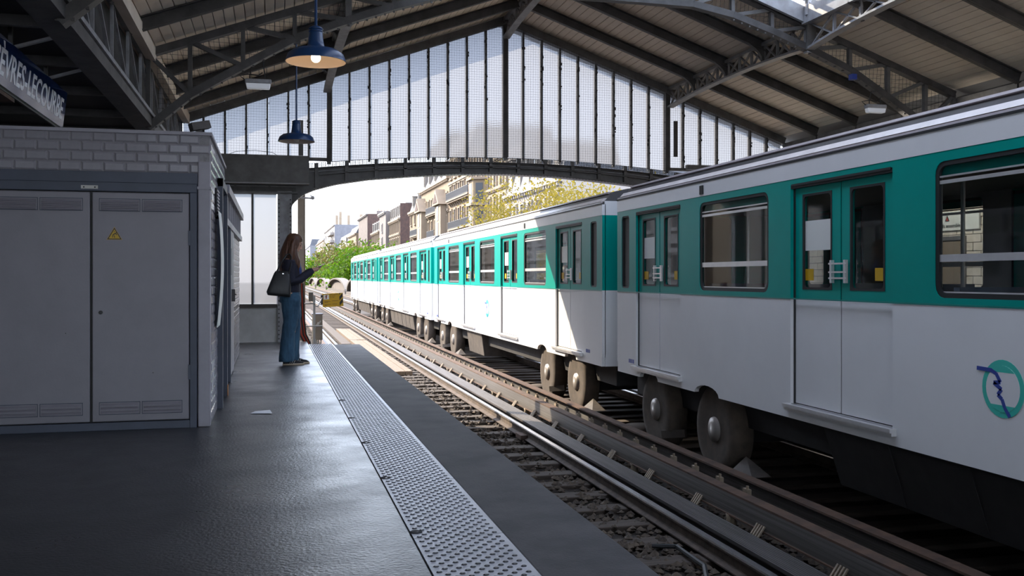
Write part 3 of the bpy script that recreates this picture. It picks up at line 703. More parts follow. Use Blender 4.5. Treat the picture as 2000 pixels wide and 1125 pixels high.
# ================================================================== KIOSKS
KY = 7.74; KX = -0.45
def bevel_tile(axis):
    q = MB(); w_, h_, d_, e = 0.146, 0.0705, 0.007, 0.012
    o_ = [(0, 0), (w_, 0), (w_, h_), (0, h_)]; i_ = [(e, e), (w_ - e, e), (w_ - e, h_ - e), (e, h_ - e)]
    P = (lambda u, v, t: (u, -t, v)) if axis == 'y' else (lambda u, v, t: (t, u, v))
    q.add([P(u, v, 0) for u, v in o_] + [P(u, v, d_) for u, v in i_], [(4, 5, 6, 7)] + [(k, (k + 1) % 4, 4 + (k + 1) % 4, 4 + k) for k in range(4)])
    return q
kk = thing('tiled_kiosk', (-1.6, 9, 0), 'white tiled kiosk with the grey double cabinet let into its front', 'kiosk')
b = MB(); b.box(-3.2, KX - 0.012, KY + 0.012, 10.1, 0, 2.2); b.build('core', 'grout', kk)
box1('coping', 'post', (-3.2, KX + 0.006, KY - 0.008, 10.1, 2.2, 2.225), kk)
ft = bevel_tile('y').build('tile', 'tile', kk); first = True
for r in range(4):
    for c in range(18):
        x = KX - 0.155 - 0.152 * c - (0.076 if r % 2 else 0)
        if x < -3.15: continue
        o = ft if first else put(ft.copy(), kk); first = False
        o.location = (x, KY + 0.012, 1.913 + r * 0.0735); o.rotation_euler = (R.uniform(-.006, .006), 0, R.uniform(-.006, .006))
for r in (0, 2): # half tiles at the corner
    pass
st = bevel_tile('x').build('tile', 'tile', kk); first = True; ct = 0; rest = MB()
def side_free(y, z, kios):
    if kios == 1: return not (8.72 < y < 9.78 and z < 1.98)
    return not (10.9 < y < 12.35 and z < 1.72) and z < 1.62
stl = []
for r in range(29):
    for c in range(16):
        y = KY + 0.07 + 0.152 * c + (0.076 if r % 2 else 0); z = 0.03 + r * 0.0735
        if y > 9.95 or not side_free(y, z, 1) : continue
        stl.append((y, z))
stl.sort(key=lambda p: p[0])
for i, (y, z) in enumerate(stl):
    if i < 225:
        o = st if i == 0 else put(st.copy(), kk); o.location = (KX - 0.012, y, z); o.rotation_euler = (0, R.uniform(-.01, .01), R.uniform(-.01, .01))
    else:
        t_ = bevel_tile('x'); rest.add([(a + KX - 0.012, b_ + y, c_ + z) for a, b_, c_ in t_.v], t_.f)
if rest.v: rest.build('tile_field', 'tile', kk)['kind'] = 'stuff'
# corner post
b = MB(); b.box(-0.545, -0.455, KY - 0.03, KY + 0.06, 0, 2.0); b.build('corner_post', 'post', kk, bevel=0.008)
b = MB(); b.box(-0.555, -0.45, KY - 0.035, KY + 0.06, 1.79, 1.81); b.build('post_collar', 'post', kk)
# side door frame, vent and bowed sheet
b = MB(); b.box(KX - 0.02, KX + 0.035, 8.76, 8.84, 0, 1.98); b.box(KX - 0.02, KX + 0.035, 9.66, 9.74, 0, 1.98); b.box(KX - 0.02, KX + 0.035, 8.76, 9.74, 1.91, 1.98); b.build('side_door_frame', 'frame', kk)
b = MB(); b.box(KX - 0.03, KX - 0.005, 8.84, 9.66, 0.02, 1.91); b.build('side_door', 'frame', kk)
b = MB(); b.box(KX - 0.01, KX + 0.04, 9.67, 9.78, 0.0, 0.10); b.build('door_foot', 'orange', kk)
vg = box1('side_vent', 'dark', (KX - 0.01, KX + 0.008, 8.35, 8.62, 1.62, 1.86), kk)
for k in range(8): b = MB(); b.box(KX + 0.008, KX + 0.016, 8.36, 8.61, 1.635 + 0.028 * k, 1.65 + 0.028 * k); b.build('slat', 'post', vg)
b = MB(); pts = []
for k in range(13):
    f = k / 12; z = 0.72 + 0.95 * f; bow = 0.032 * math.sin(math.pi * f * 0.9); pts.append((KX + 0.012 + bow, z))
for k in range(12):
    (xa, za), (xb, zb) = pts[k], pts[k + 1]
    b.add([(xa, 8.28, za), (xa, 8.72, za), (xb, 8.72, zb), (xb, 8.28, zb), (xa + .004, 8.28, za), (xa + .004, 8.72, za), (xb + .004, 8.72, zb), (xb + .004, 8.28, zb)], [(0, 1, 2, 3), (7, 6, 5, 4), (0, 3, 7, 4), (1, 5, 6, 2)])
tag(b.build('bowed_notice', 'sticker'), 'white plastic notice bowing off the tiled side of the kiosk', 'notice')
b = MB(); b.tube([(-0.62, KY + 0.1, 2.26), (-0.50, KY + 0.16, 2.30)], 0.055, 12); b.tube([(-0.60, KY + 0.12, 2.225), (-0.57, KY + 0.12, 2.26)], 0.02, 8)
sp = thing('loudspeaker', (-0.56, KY + 0.12, 2.225), 'small dark loudspeaker tilted on the corner of the kiosk roof', 'speaker')
b = MB(); b.tube([(-0.60, KY + 0.02, 2.262), (-0.475, KY + 0.10, 2.298)], 0.042, 4); b.build('cabinet', 'steel', sp)
b = MB(); b.bar((-0.58, KY + 0.08, 2.222), (-0.52, KY + 0.08, 2.25), 0.03, 0.02); b.build('bracket', 'steel', sp)
# second, further kiosk
k2 = thing('tiled_kiosk', (-0.9, 12.5, 0), 'further white tiled kiosk with a row of small transom windows along its top', 'kiosk')
X2 = -0.465
b = MB(); b.box(-3.0, X2 - 0.012, 10.1, 15.0, 0, 1.70); b.box(-3.0, X2 - 0.05, 10.1, 15.0, 1.70, 2.0); b.build('core', 'grout', k2)
box1('fascia', 'post', (-3.0, X2 + 0.05, 10.12, 15.02, 1.965, 2.05), k2)
box1('window_rail', 'post', (X2 - 0.03, X2 + 0.03, 10.1, 15.0, 1.655, 1.72), k2)
for k in range(10):
    y = 10.2 + k * 0.49
    b = MB(); b.box(X2 - 0.02, X2 + 0.02, y - 0.03, y + 0.03, 1.72, 1.97); b.build('transom_post', 'post', k2)
    if k < 9: box1('transom_pane', 'winglass', (X2 - 0.03, X2 - 0.015, y + 0.03, y + 0.46, 1.72, 1.965), k2)
st2 = bevel_tile('x').build('tile', 'tile', k2); rest = MB(); i = 0
for c in range(33):
    for r in range(22):
        y = 10.12 + 0.152 * c + (0.076 if r % 2 else 0); z = 0.03 + r * 0.0735
        if y > 14.85 or not side_free(y, z, 2): continue
        if i < 200:
            o = st2 if i == 0 else put(st2.copy(), k2); o.location = (X2 - 0.012, y, z); o.rotation_euler = (0, R.uniform(-.01, .01), R.uniform(-.01, .01))
        else:
            t_ = bevel_tile('x'); rest.add([(a + X2 - 0.012, b_ + y, c_ + z) for a, b_, c_ in t_.v], t_.f)
        i += 1
if rest.v: rest.build('tile_field', 'tile', k2)['kind'] = 'stuff'
b = MB(); b.box(X2 - 0.01, X2 + 0.03, 10.95, 11.02, 0, 1.7); b.build('door_frame', 'frame', k2)
b = MB(); b.box(X2 - 0.02, X2 + 0.012, 11.02, 11.75, 0.02, 1.66); d2 = b.build('door', 'post', k2)
b = MB(); b.box(X2 + 0.012, X2 + 0.05, 11.62, 11.66, 0.85, 0.99); b.tube([(X2 + 0.04, 11.64, 0.93), (X2 + 0.06, 11.64, 0.93), (X2 + 0.06, 11.55, 0.93)], 0.009, 6); b.build('handle', 'steel', d2)
b = MB(); b.box(X2 + 0.012, X2 + 0.02, 11.2, 11.5, 1.15, 1.45); b.build('door_plate', 'frame', d2)
b = MB(); b.box(X2 - 0.02, X2 + 0.012, 11.8, 12.32, 0.02, 1.66); b.build('side_panel', 'post', k2)

# double cabinet in the kiosk front
cab = thing('utility_cabinet', (-1.3, KY, 0), 'grey white double-door metal cabinet in a blue grey frame with louvres', 'cabinet')
b = MB(); b.box(-2.06, -0.55, KY - 0.06, KY + 0.012, 1.76, 1.905); b.box(-0.60, -0.55, KY - 0.06, KY + 0.012, 0.0, 1.76); b.box(-2.06, -2.01, KY - 0.06, KY + 0.012, 0, 1.76); b.box(-2.06, -0.55, KY - 0.05, KY + 0.012, 0.0, 0.06)
b.box(-2.06, -0.545, KY - 0.068, KY - 0.06, 1.825, 1.905)
b.build('cabinet_frame', 'frame', cab, bevel=0.003)
b = MB(); b.box(-2.01, -0.60, KY - 0.01, KY + 0.01, 0.05, 1.77); b.build('recess', 'black', cab)
def cab_door(x0, x1, hinge_right):
    b = MB(); b.box(x0, x1, KY - 0.06, KY - 0.022, 0.068, 1.752); d = b.build('door', 'door', cab, bevel=0.006)
    for zc in (1.66, 0.165):
        for xc in (x0 + (x1 - x0) * 0.28, x0 + (x1 - x0) * 0.72):
            q = MB(); hw = (x1 - x0) * 0.205
            v = MB(); v.box(xc - hw, xc + hw, KY - 0.0615, KY - 0.059, zc - 0.042, zc + 0.042); lv = v.build('louvre', 'door', d)
            for k in range(3):
                z = zc - 0.03 + k * 0.028
                q = MB(); q.prism([(KY - 0.061, z - 0.012), (KY - 0.075, z - 0.010), (KY - 0.073, z - 0.004), (KY - 0.061, z + 0.010)], 'x', xc - hw + 0.008, xc + hw - 0.008); q.build('slat', 'door', lv)
            q = MB(); q.ring(xc - hw - 0.004, xc + hw + 0.004, zc - 0.047, zc + 0.047, xc - hw, xc + hw, zc - 0.042, zc + 0.042, 0.004, KY - 0.0645, KY - 0.0595, axis='y'); q.build('louvre_rim', 'frame', lv)
    return d
dl = cab_door(-1.985, -1.296, False); dr = cab_door(-1.280, -0.606, True)
b = MB(); b.lathe([(0.014, 0), (0.014, -0.012), (0.006, -0.014)], (-1.222, KY - 0.06, 0.87), axis='y', n=12); b.build('lock', 'black', dr)
for (x, z, d_) in ((-0.86, 0.42, dr), (-1.46, 0.72, dl)):
    b = MB(); b.lathe([(0.004, 0), (0.003, -0.003)], (x, KY - 0.06, z), axis='y', n=8); b.build('screw', 'black', d_)
for z in (0.42, 1.42):
    b = MB(); b.box(-0.612, -0.592, KY - 0.072, KY - 0.058, z - 0.055, z + 0.055); b.build('hinge', 'frame', cab)
b = MB(); b.box(-1.355, -1.24, KY - 0.073, KY - 0.067, 1.775, 1.80); pl = b.build('name_plate', 'galv', cab)
b = MB()
for xx in (-1.335, -1.26): b.lathe([(0.006, 0), (0.004, -0.003)], (xx, KY - 0.073, 1.787), axis='y', n=8)
b.build('plate_screw', 'black', pl)
# triangular warning sticker on the right door
ws = thing('warning_sticker', (-1.12, KY - 0.062, 1.45), 'small yellow triangular warning sticker on the right cabinet door', 'sign')
tx, tz, th = -1.128, 1.404, 0.094; tw = 0.108
def tri(s, t0, t1, m, n):
    cx, cz = tx, tz + th / 3; pts = [(-tw / 2, 0), (tw / 2, 0), (0, th)]
    q = MB(); q.prism([(cx + (px) * s, cz + (pz - th / 3) * s) for px, pz in pts], 'y', KY - t1, KY - t0); return q.build(n, m, ws)
tri(1.0, 0.0602, 0.0612, 'yellow', 'sticker_sheet'); tri(0.93, 0.0612, 0.0615, 'black', 'sticker_border'); tri(0.74, 0.0615, 0.0618, 'yellow', 'sticker_face')
b = MB(); zf = KY - 0.0622; zb = KY - 0.0618
def pic(pts): b.prism([(tx + x_, tz + z_) for x_, z_ in pts], 'y', zf, zb)
pic([(-.012, .030), (-.004, .036), (.012, .048), (.004, .050), (-.004, .044), (-.013, .036)]); pic([(-.013, .034), (-.008, .034), (-.011, .016), (-.015, .016)]); pic([(-.004, .032), (.000, .034), (.004, .014), (.000, .013)])
pic([(.006, .045), (.012, .047), (.018, .036), (.015, .033)]); pic([(.010, .047), (.017, .049), (.016, .055), (.010, .054)]); pic([(-.002, .064), (.004, .057), (.000, .058), (.003, .052), (-.001, .056), (-.004, .066)])
b.build('pictogram', 'black', ws)

# ================================================================== STATION SIGN
SX = -1.92
sg = thing('station_sign', (SX, 9, 2.7), 'dark blue enamel station name sign with white capitals hanging at the left', 'sign')
ys0, ys1 = 7.42, 10.07; z0, z1 = 2.545, 2.885
tl = Matrix.Translation((SX, 0, 2.715)) @ Matrix.Rotation(math.radians(7), 4, 'Y') @ Matrix.Translation((-SX, 0, -2.715))    # leans forward a little
b = MB(); b.box(SX - 0.025, SX, ys0, ys1, z0, z1); o = b.build('panel', 'enamel', sg); o.data.transform(tl)
b = MB(); b.box(SX - 0.05, SX - 0.025, ys0 - 0.01, ys1 + 0.01, z0 - 0.015, z1 + 0.01); o = b.build('back_frame', 'steel', sg); o.data.transform(tl)
mw = tl @ Matrix.Translation((SX + 0.001, 7.66, 2.615)) @ Matrix(((0, 0, 1, 0), (1, 0, 0, 0), (0, 1, 0, 0), (0, 0, 0, 1))) @ Matrix.Diagonal((1.0, 1, 1, 1))
lt = text_mesh('S\u00c8VRES-LECOURBE', 0.275, 'lettering', 'letters', sg, mw, extrude=0.001, bold=0.004)
yw = [v.co.y for v in lt.data.vertices]; kf = (9.97 - 7.66) / (max(yw) - min(yw)); ymn = min(yw)
for v in lt.data.vertices: v.co.y = 7.66 + (v.co.y - ymn) * kf
for yy in (8.2, 9.4):
    b = MB(); b.bar((SX - 0.03, yy, z1), (SX + 0.40, yy + 0.0, z1 + 0.14), 0.045, 0.02); b.build('hanger_strut', 'steel_l', sg)
    b = MB(); b.bar((SX - 0.03, yy, z1 - 0.05), (SX - 0.03, yy, 3.05), 0.03, 0.03); b.build('hanger_rod', 'steel', sg)
b = MB(); b.box(SX - 0.3, SX - 0.05, 7.4, 8.4, 2.5, 2.53); b.build('support_board', 'rust', sg)

# ================================================================== LAMPS
def pendant(x, y, zr, lit, label, ztop):
    t = thing('pendant_lamp', (x, y, zr), label, 'lamp', 'blue enamel pendant lamps')
    b = MB(); b.smooth = True
    b.lathe([(0.225, 0.0), (0.222, 0.012), (0.205, 0.055), (0.165, 0.085), (0.10, 0.098), (0.066, 0.105), (0.058, 0.15), (0.05, 0.215), (0.047, 0.255), (0.03, 0.265), (0.0, 0.266)], (x, y, zr), n=36, closed=False); sh = b.build('shade', 'lampblue', t)
    b = MB(); b.smooth = True; b.lathe([(0.221, -0.001), (0.20, 0.045), (0.16, 0.073), (0.09, 0.086), (0.0, 0.088)], (x, y, zr), n=36, closed=False); b.build('shade_lining', 'lampwhite', sh)
    b = MB(); b.smooth = True
    for zz in (0.10, 0.225, 0.245): b.lathe([(0.05 + (0.02 if zz < .2 else 0), zz - 0.006), (0.056 + (0.02 if zz < .2 else 0), zz), (0.05 + (0.02 if zz < .2 else 0), zz + 0.006)], (x, y, zr), n=20)
    b.build('collar', 'lampblue', sh)
    b = MB(); b.smooth = True; pr = [(0.001, -0.005)] + [(0.036 * math.sin(math.radians(a)), 0.031 - 0.036 * math.cos(math.radians(a))) for a in range(20, 150, 16)] + [(0.016, 0.072), (0.016, 0.085)]
    b.lathe(pr, (x, y, zr), n=20); b.build('bulb', 'bulb' if lit else 'bulb_off', t)
    b = MB(); b.tube([(x, y, zr + 0.26), (x, y, ztop)], 0.011, 8); b.build('stem', 'lampblue', t)
    b = MB(); b.box(x - 0.05, x + 0.05, y - 0.03, y + 0.03, ztop - 0.02, ztop + 0.03); b.build('ceiling_plate', 'steel', t)
    if lit:
        ld = bpy.data.lights.new('bulb_light', 'POINT'); ld.energy = 0.03; ld.color = (1, 0.75, 0.48); ld.shadow_soft_size = 0.04
        lo = bpy.data.objects.new('bulb_light', ld); COL.objects.link(lo); setpar(lo, t); lo.location = (x, y, zr - 0.03)
pendant(0.315, 7.44, 2.735, True, 'lit blue enamel pendant lamp, the upper and nearer of the two', 4.2)
pendant(0.29, 12.46, 2.815, False, 'unlit blue enamel pendant lamp, the lower and farther one before the glass', 4.05)
def tube_light(x, y, z, label):
    t = thing('tube_light', (x, y, z), label, 'lamp')
    b = MB(); b.box(x - 0.16, x + 0.16, y - 0.05, y + 0.05, z + 0.02, z + 0.075); b.build('housing', 'steel_l', t, bevel=0.015)
    b = MB(); b.smooth = False; b.prism([(x - 0.15, z + 0.02), (x + 0.15, z + 0.02), (x + 0.135, z - 0.045), (x - 0.135, z - 0.045)], 'y', y - 0.045, y + 0.045); b.build('diffuser', 'tubeglass', t, bevel=0.01)
    b = MB()
    for s in (-.1, .08): b.tube([(x + s, y, z + 0.07), (x + s, y, z + 0.12), (x + s * 0.6, y - 0.02, z + 0.36)], 0.007, 6)
    b.tube([(x - 0.14, y, z + 0.05), (x - 0.22, y, z + 0.11), (x - 0.12, y - 0.02, z + 0.13), (x, y - 0.02, z + 0.12), (x + 0.05, y, z + 0.16)], 0.008, 6); b.build('cable', 'black', t)
tube_light(-0.17, 12.50, 3.50, 'white floodlight fitting hanging under the left roof truss')
tube_light(8.48, 12.50, 3.55, 'white floodlight fitting hanging under the right roof truss above the train')
tube_light(8.9, 7.42, 3.40, 'added hidden floodlight fitting that brightens the far platform wall, towards the camera')  # fitting added out of view to brighten the far wall
for yy in (12.50, 7.42):  # wall-facing light of the right truss fitting and of the added one
    ld = bpy.data.lights.new('tube_wall_fill', 'AREA'); ld.energy = 11; ld.size = 0.25; ld.color = (1.0, 0.93, 0.82)
    lo = bpy.data.objects.new('tube_wall_fill', ld); COL.objects.link(lo); lo.location = (8.9 if yy < 10 else 8.48, yy, 3.33); lo.rotation_euler = (0, math.radians(-30), 0)
b = MB(); b.box(8.00, 8.08, 12.34, 12.44, 3.94, 4.02); tag(b.build('sensor_box', 'blue', bevel=0.006), 'small blue sensor box on the lower chord of the right truss', 'sensor')

# ================================================================== PLATFORM-END EQUIPMENT
po = thing('white_post', (0.5, 18.2, 0), 'pale upright post standing outside just right of the riveted column', 'post')
box1('shaft', 'boxpaint', (0.445, 0.565, 18.15, 18.3, -1.2, 2.75), po); box1('edge_strip', 'rust', (0.563, 0.58, 18.15, 18.3, -1.2, 2.72), po)
an = thing('bracket_arm', (0.6, 18.0, 2.45), 'thin horizontal arm with a ball joint and rod in the arch opening', 'bracket')
b = MB(); b.tube([(0.50, 18.16, 2.57), (0.69, 18.12, 2.56)], 0.018, 8); b.build('arm', 'steel_l', an)
b = MB(); b.smooth = True; b.lathe([(0.0, -0.04), (0.03, -0.028), (0.04, 0), (0.03, 0.028), (0.0, 0.04)], (0.71, 18.12, 2.57), n=12); b.tube([(0.67, 18.12, 2.62), (0.73, 18.12, 2.54)], 0.012, 6); b.build('ball_joint', 'steel_l', an)
b = MB(); b.tube([(0.73, 18.12, 2.56), (1.0, 18.12, 2.45)], 0.006, 6); b.build('rod', 'steel_l', an)
gt = thing('end_gate', (0.75, 17.7, 0), 'low steel gate and rail closing the end of the platform', 'gate')
for x in (0.40, 0.72):
    b = MB(); b.box(x - 0.02, x + 0.02, 17.66, 17.70, -0.1, 0.80); b.build('gate_post', 'galv', gt)
for z in (0.26, 0.66): b = MB(); b.tube([(0.38, 17.64, z), (0.86 if z < .5 else 0.74, 17.64, z)], 0.011, 8); b.build('rail', 'galv', gt)
b = MB()
for k in range(6): b.box(0.60 + 0.028 * k, 0.612 + 0.028 * k, 17.72, 17.735, -0.3, 0.03 + 0.0 * k)
b.build('picket', 'galv', gt)
b = MB(); b.box(0.62, 0.70, 17.62, 17.72, 0.70, 0.86); b.build('latch_box', 'boxpaint', gt)
# cables beside the column
cbn = [(0.42, 'black', 0.016), (0.445, 'red', 0.02), (0.475, 'black', 0.016), (0.50, 'red', 0.013), (0.525, 'black', 0.013)]
cg = thing('cable_bundle', (0.47, 17.6, 0), 'bundle of black and red cables dropping beside the steel column', 'cable')
for x, m, r in cbn:
    b = MB(); b.tube([(x, 17.58, 1.02), (x + 0.005, 17.58, 0.8), (x + 0.02, 17.58, 0.4), (x + 0.05, 17.56, 0.12), (x + 0.10, 17.55, 0.02), (x + 0.14, 17.56, -0.08)], r, 7); b.build('cable', m, cg)
jb = thing('junction_box', (0.8, 18.0, 0.2), 'beige metal junction box with a crank handle behind the gate', 'box')
b = MB(); b.box(0.695, 0.875, 17.85, 18.05, 0.0, 0.46); b.build('casing', 'boxpaint', jb, bevel=0.008)
b = MB(); b.box(0.685, 0.885, 17.84, 18.06, 0.455, 0.475); b.build('lid', 'post', jb)
b = MB(); b.tube([(0.74, 17.83, 0.22), (0.80, 17.80, 0.32), (0.79, 17.80, 0.27), (0.84, 17.83, 0.34)], 0.012, 6); b.build('crank', 'galv', jb)
b = MB()
for k in range(4): b.box(0.72 + 0.04 * k, 0.74 + 0.04 * k, 17.9, 17.95, -1.25, 0.0)
b.build('support', 'galv', jb)
ys_ = thing('warning_board', (1.05, 18.5, 0.7), 'yellow warning board with hazard stripes on a chain beyond the platform end', 'sign')
p0, p1 = Vector((0.885, 18.25, 0.0)), Vector((1.265, 18.38, 0.0))
b = MB(); dn = (p1 - p0).normalized()
def yb(u, v, t=0.0):       # u 0..1 along, v 0..1 up
    base = p0.lerp(p1, u); z = 0.585 + 0.235 * v + 0.045 * u * 0.4 + (-0.012 if v < .5 else 0.0); nrm = Vector((dn.y, -dn.x, 0)); q_ = base + nrm * t; return (q_.x + 0.012 * (1 - v), q_.y, z)
def yq(name, m, quads, t0, t1):
    q = MB()
    for poly in quads:
        n = len(poly); q.add([yb(u, v, t0) for u, v in poly] + [yb(u, v, t1) for u, v in poly], [list(range(n))[::-1], list(range(n, 2 * n))] + [(i, (i + 1) % n, n + (i + 1) % n, n + i) for i in range(n)])
    return q.build(name, m, ys_)
yq('board', 'yellow', [[(0, 0), (1, 0), (1, 1), (0, 1)]], 0, 0.012)
yq('hazard_stripe', 'black', [[(.82, .06), (.98, .32), (.98, .58), (.82, .32)], [(.82, .46), (.98, .72), (.98, .97), (.82, .71)], [(.82, .86), (.90, .99), (.82, .99)]], 0.012, 0.014)
yq('pictogram_field', 'sticker', [[(.05, .55), (.31, .55), (.31, .93), (.05, .93)]], 0.012, 0.014)
yq('pictogram', 'black', [[(.16, .60), (.20, .60), (.21, .80), (.25, .84), (.20, .86), (.17, .84), (.12, .80), (.15, .78)], [(.165, .86), (.195, .86), (.195, .91), (.165, .91)]], 0.014, 0.015)
yq('pictogram_bar', 'red', [[(.13, .64), (.15, .62), (.25, .88), (.23, .90)]], 0.015, 0.016)
lines = []
for (u0, u1, v) in ((.36, .50, .90), (.53, .76, .90), (.36, .42, .78), (.45, .62, .78), (.36, .44, .67), (.47, .58, .67), (.08, .38, .42), (.45, .76, .44), (.08, .26, .36), (.08, .40, .18), (.45, .70, .20), (.08, .20, .12)): lines.append([(u0, v), (u1, v), (u1, v + .028), (u0, v + .028)])
yq('small_print', 'rust', lines, 0.012, 0.0135)
b = MB(); b.tube([(0.73, 17.68, 0.62), (0.80, 17.95, 0.60), (0.89, 18.24, 0.76)], 0.012, 6); b.build('arm', 'steel', ys_)
b = MB(); b.box(0.86, 0.90, 18.23, 18.27, 0.62, 0.80); b.build('clamp', 'black', ys_)
# ================================================================== TRACKS
TC1, TC2 = 2.72, 5.70
def extr(prof, y0, y1, x, z):
    q = MB(); q.prism([(x + a, z + b_) for a, b_ in prof], 'y', y0, y1); return q
RP = [(-.065, -.14), (.065, -.14), (.065, -.128), (.012, -.105), (.009, -.035), (.036, -.028), (.036, -.012), (-.036, -.012), (-.036, -.028), (-.009, -.035), (-.012, -.105), (-.065, -.128)]
def track(c, label, sl, sgn_guides):
    t = thing('railway_track', (c, 20, -1.1), label, 'track')
    for s in (-1, 1):
        xr = c + s * 0.7535
        q = extr(RP, -6, 330, xr, -1.0); r_ = q.build('rail', 'rail', t)
        q = MB(); q.prism([(xr - .034, -1.012), (xr + .034, -1.012), (xr + .030, -1.0), (xr - .030, -1.0)], 'y', -6, 330); q.build('rail_head', 'railhead', r_)
        # grooved running beam
        xp = c + s * 0.99; q = MB(); pr = [(-.12, -.03)]
        for k in range(10):
            a = -.12 + .024 * k; pr += [(a, 0.0), (a + .016, 0.0), (a + .018, -.006), (a + .0225, -.006)]
        pr += [(.12, 0), (.12, -.03), (.015, -.04), (.015, -.17), (.10, -.19), (-.10, -.19), (-.015, -.17), (-.015, -.04)]
        q.prism([(xp + a, -0.985 + b_) for a, b_ in pr], 'y', -6, 330); q.build('running_beam', 'piste', t)
        # guide bar : worn face plate and top flange
        xg = c + s * 1.245
        q = MB(); fx = xg if s > 0 else xg
        q.box(xg - .012, xg + .012, -6, 330, -.975, -.80); g_ = q.build('guide_bar', 'guide', t)
        q = MB(); xa, xb = sorted((xg - s * .012, xg + s * .11)); q.box(xa, xb, -6, 330, -.80, -.782); q.build('guide_flange', 'rust', g_)
        q = MB(); xa, xb = sorted((xg - s * .03, xg + s * .012)); q.box(xa, xb, -6, 330, -.988, -.975); q.build('guide_foot', 'rust', g_)
    q0 = None
    for k in range(sl):
        y = 2.0 + 0.6 * k
        if q0 is None: q = MB(); q.box(c - 1.28, c + 1.28, -.115, .115, -1.31, -1.155); q0 = q.build('sleeper', 'sleeper', t, bevel=0.01); o = q0
        else: o = put(q0.copy(), t)
        o.location = (R.uniform(-.03, .03), y + R.uniform(-.02, .02), R.uniform(-.008, .004)); o.rotation_euler = (0, 0, R.uniform(-.012, .012))
    return t
t1 = track(TC1, 'near empty railway track beside the platform edge with polished rail', 180, 1)
t2 = track(TC2, 'far railway track that the train stands on', 100, 1)
# comb brackets and insulators between running beam and guide bar of the near track
br0 = None
ck = [0.75, 1.0, 1.25, 1.22]
for k in range(52):
    y = 5.0 + 1.2 * k
    if br0 is None:
        q = MB()
        for j in range(4): q.bar((TC1 + 1.06, y - .06 + .04 * j, -1.16), (TC1 + 1.225, y - .06 + .04 * j, -0.93), 0.018, 0.012)
        q.box(TC1 + 1.04, TC1 + 1.08, y - .09, y + .09, -1.18, -1.15); br0 = q.build('comb_bracket', 'insul', t1); o = br0
    else: o = put(br0.copy(), t1); o.location = (0, 1.2 * k, 0)
is0 = None
for k in range(30):
    y = 5.6 + 2.4 * k
    if is0 is None:
        q = MB(); q.smooth = True; q.lathe([(0.05, 0), (0.04, 0.05), (0.055, 0.06), (0.04, 0.10), (0.055, 0.115), (0.04, 0.16), (0.05, 0.2)], (TC1 + 1.25, y, -1.18), n=10); is0 = q.build('insulator', 'insul', t1); o = is0
    else: o = put(is0.copy(), t1); o.location = (0, 2.4 * k, 0)
bl0 = None
for k in range(90):
    y = 8.0 + 0.55 * k
    if bl0 is None:
        q = MB(); q.box(TC1 + 1.385, TC1 + 1.425, y - .045, y + .045, -.815, -.765); q.lathe([(0.014, 0), (0.014, 0.03)], (TC1 + 1.40, y - .02, -.765), n=6); bl0 = q.build('bolt_clip', 'insul', t1); o = bl0
    else: o = put(bl0.copy(), t1); o.location = (0, 0.55 * k, 0)
# ballast stones
q = MB(); NS = 9000
oct_f = [(0, 2, 4), (2, 1, 4), (1, 3, 4), (3, 0, 4), (2, 0, 5), (1, 2, 5), (3, 1, 5), (0, 3, 5)]
for i in range(NS):
    y = 5.5 + 30 * (R.random() ** 1.7); x = R.uniform(1.5, 3.40) if R.random() < 0.82 else R.uniform(3.86, 4.3)
    s = R.uniform(.022, .05)
    a = R.uniform(0, 6.28); ca, sa = math.cos(a), math.sin(a); zc = -1.185 + R.uniform(-.01, .035)
    vs_ = []
    for v in ((1, 0, 0), (-1, 0, 0), (0, 1, 0), (0, -1, 0), (0, 0, .7), (0, 0, -.7)):
        v = [c_ * s * R.uniform(.7, 1.3) for c_ in v]; vs_.append((x + v[0] * ca - v[1] * sa, y + v[0] * sa + v[1] * ca, zc + v[2]))
    q.add(vs_, oct_f)
tag(q.build('ballast', 'ballast'), 'brown crushed stone ballast between the sleepers', 'ballast', kind='stuff')
# cable boards lying beside the polished rail, wooden walkway further on
for i, (x0, x1, y0, y1, lab) in enumerate(((2.62, 3.20, 22.6, 34.4, 'pale grooved cable board beside the rail, the nearer one'), (2.62, 3.20, 34.5, 42.0, 'pale grooved cable board beside the rail, the farther one'))):
    t = thing('cable_board', ((x0 + x1) / 2, (y0 + y1) / 2, -1.15), lab, 'board')
    q = MB(); q.box(x0, x0 + 0.22, y0, y1, -1.16, -1.06); q.build('plank', 'board', t)
    for j in range(2):
        q = MB(); q.box(x0 + 0.235 + 0.17 * j, x0 + 0.39 + 0.17 * j, y0 + 0.15, y1, -1.16, -1.07); q.build('plank', 'board', t)
q = MB(); q.box(2.24, 2.56, 33, 70, -1.16, -1.10); tag(q.build('walkway_plank', 'sleeper'), 'long grey walkway plank lying between the rails', 'plank')
q = MB(); q.tube([(1.7, 22.5, -1.08), (2.2, 22.6, -1.06)], 0.05, 8); tag(q.build('drain_pipe', 'steel'), 'short dark pipe lying across the track bed', 'pipe')
q = MB(); q.tube([(2.2, 5.6, -1.12), (2.75, 6.1, -1.12), (3.05, 6.5, -1.11), (3.25, 7.0, -1.11), (3.28, 7.6, -1.12), (3.1, 7.7, -1.13)], 0.02, 7); tag(q.build('track_cable', 'rubber'), 'black cable looping across the sleepers at the bottom right', 'cable')
q = MB(); q.box(3.36, 3.58, 13.2, 13.5, -1.14, -1.08); tag(q.build('rail_chair', 'rust'), 'rusty block against the foot of the polished rail', 'chair block')

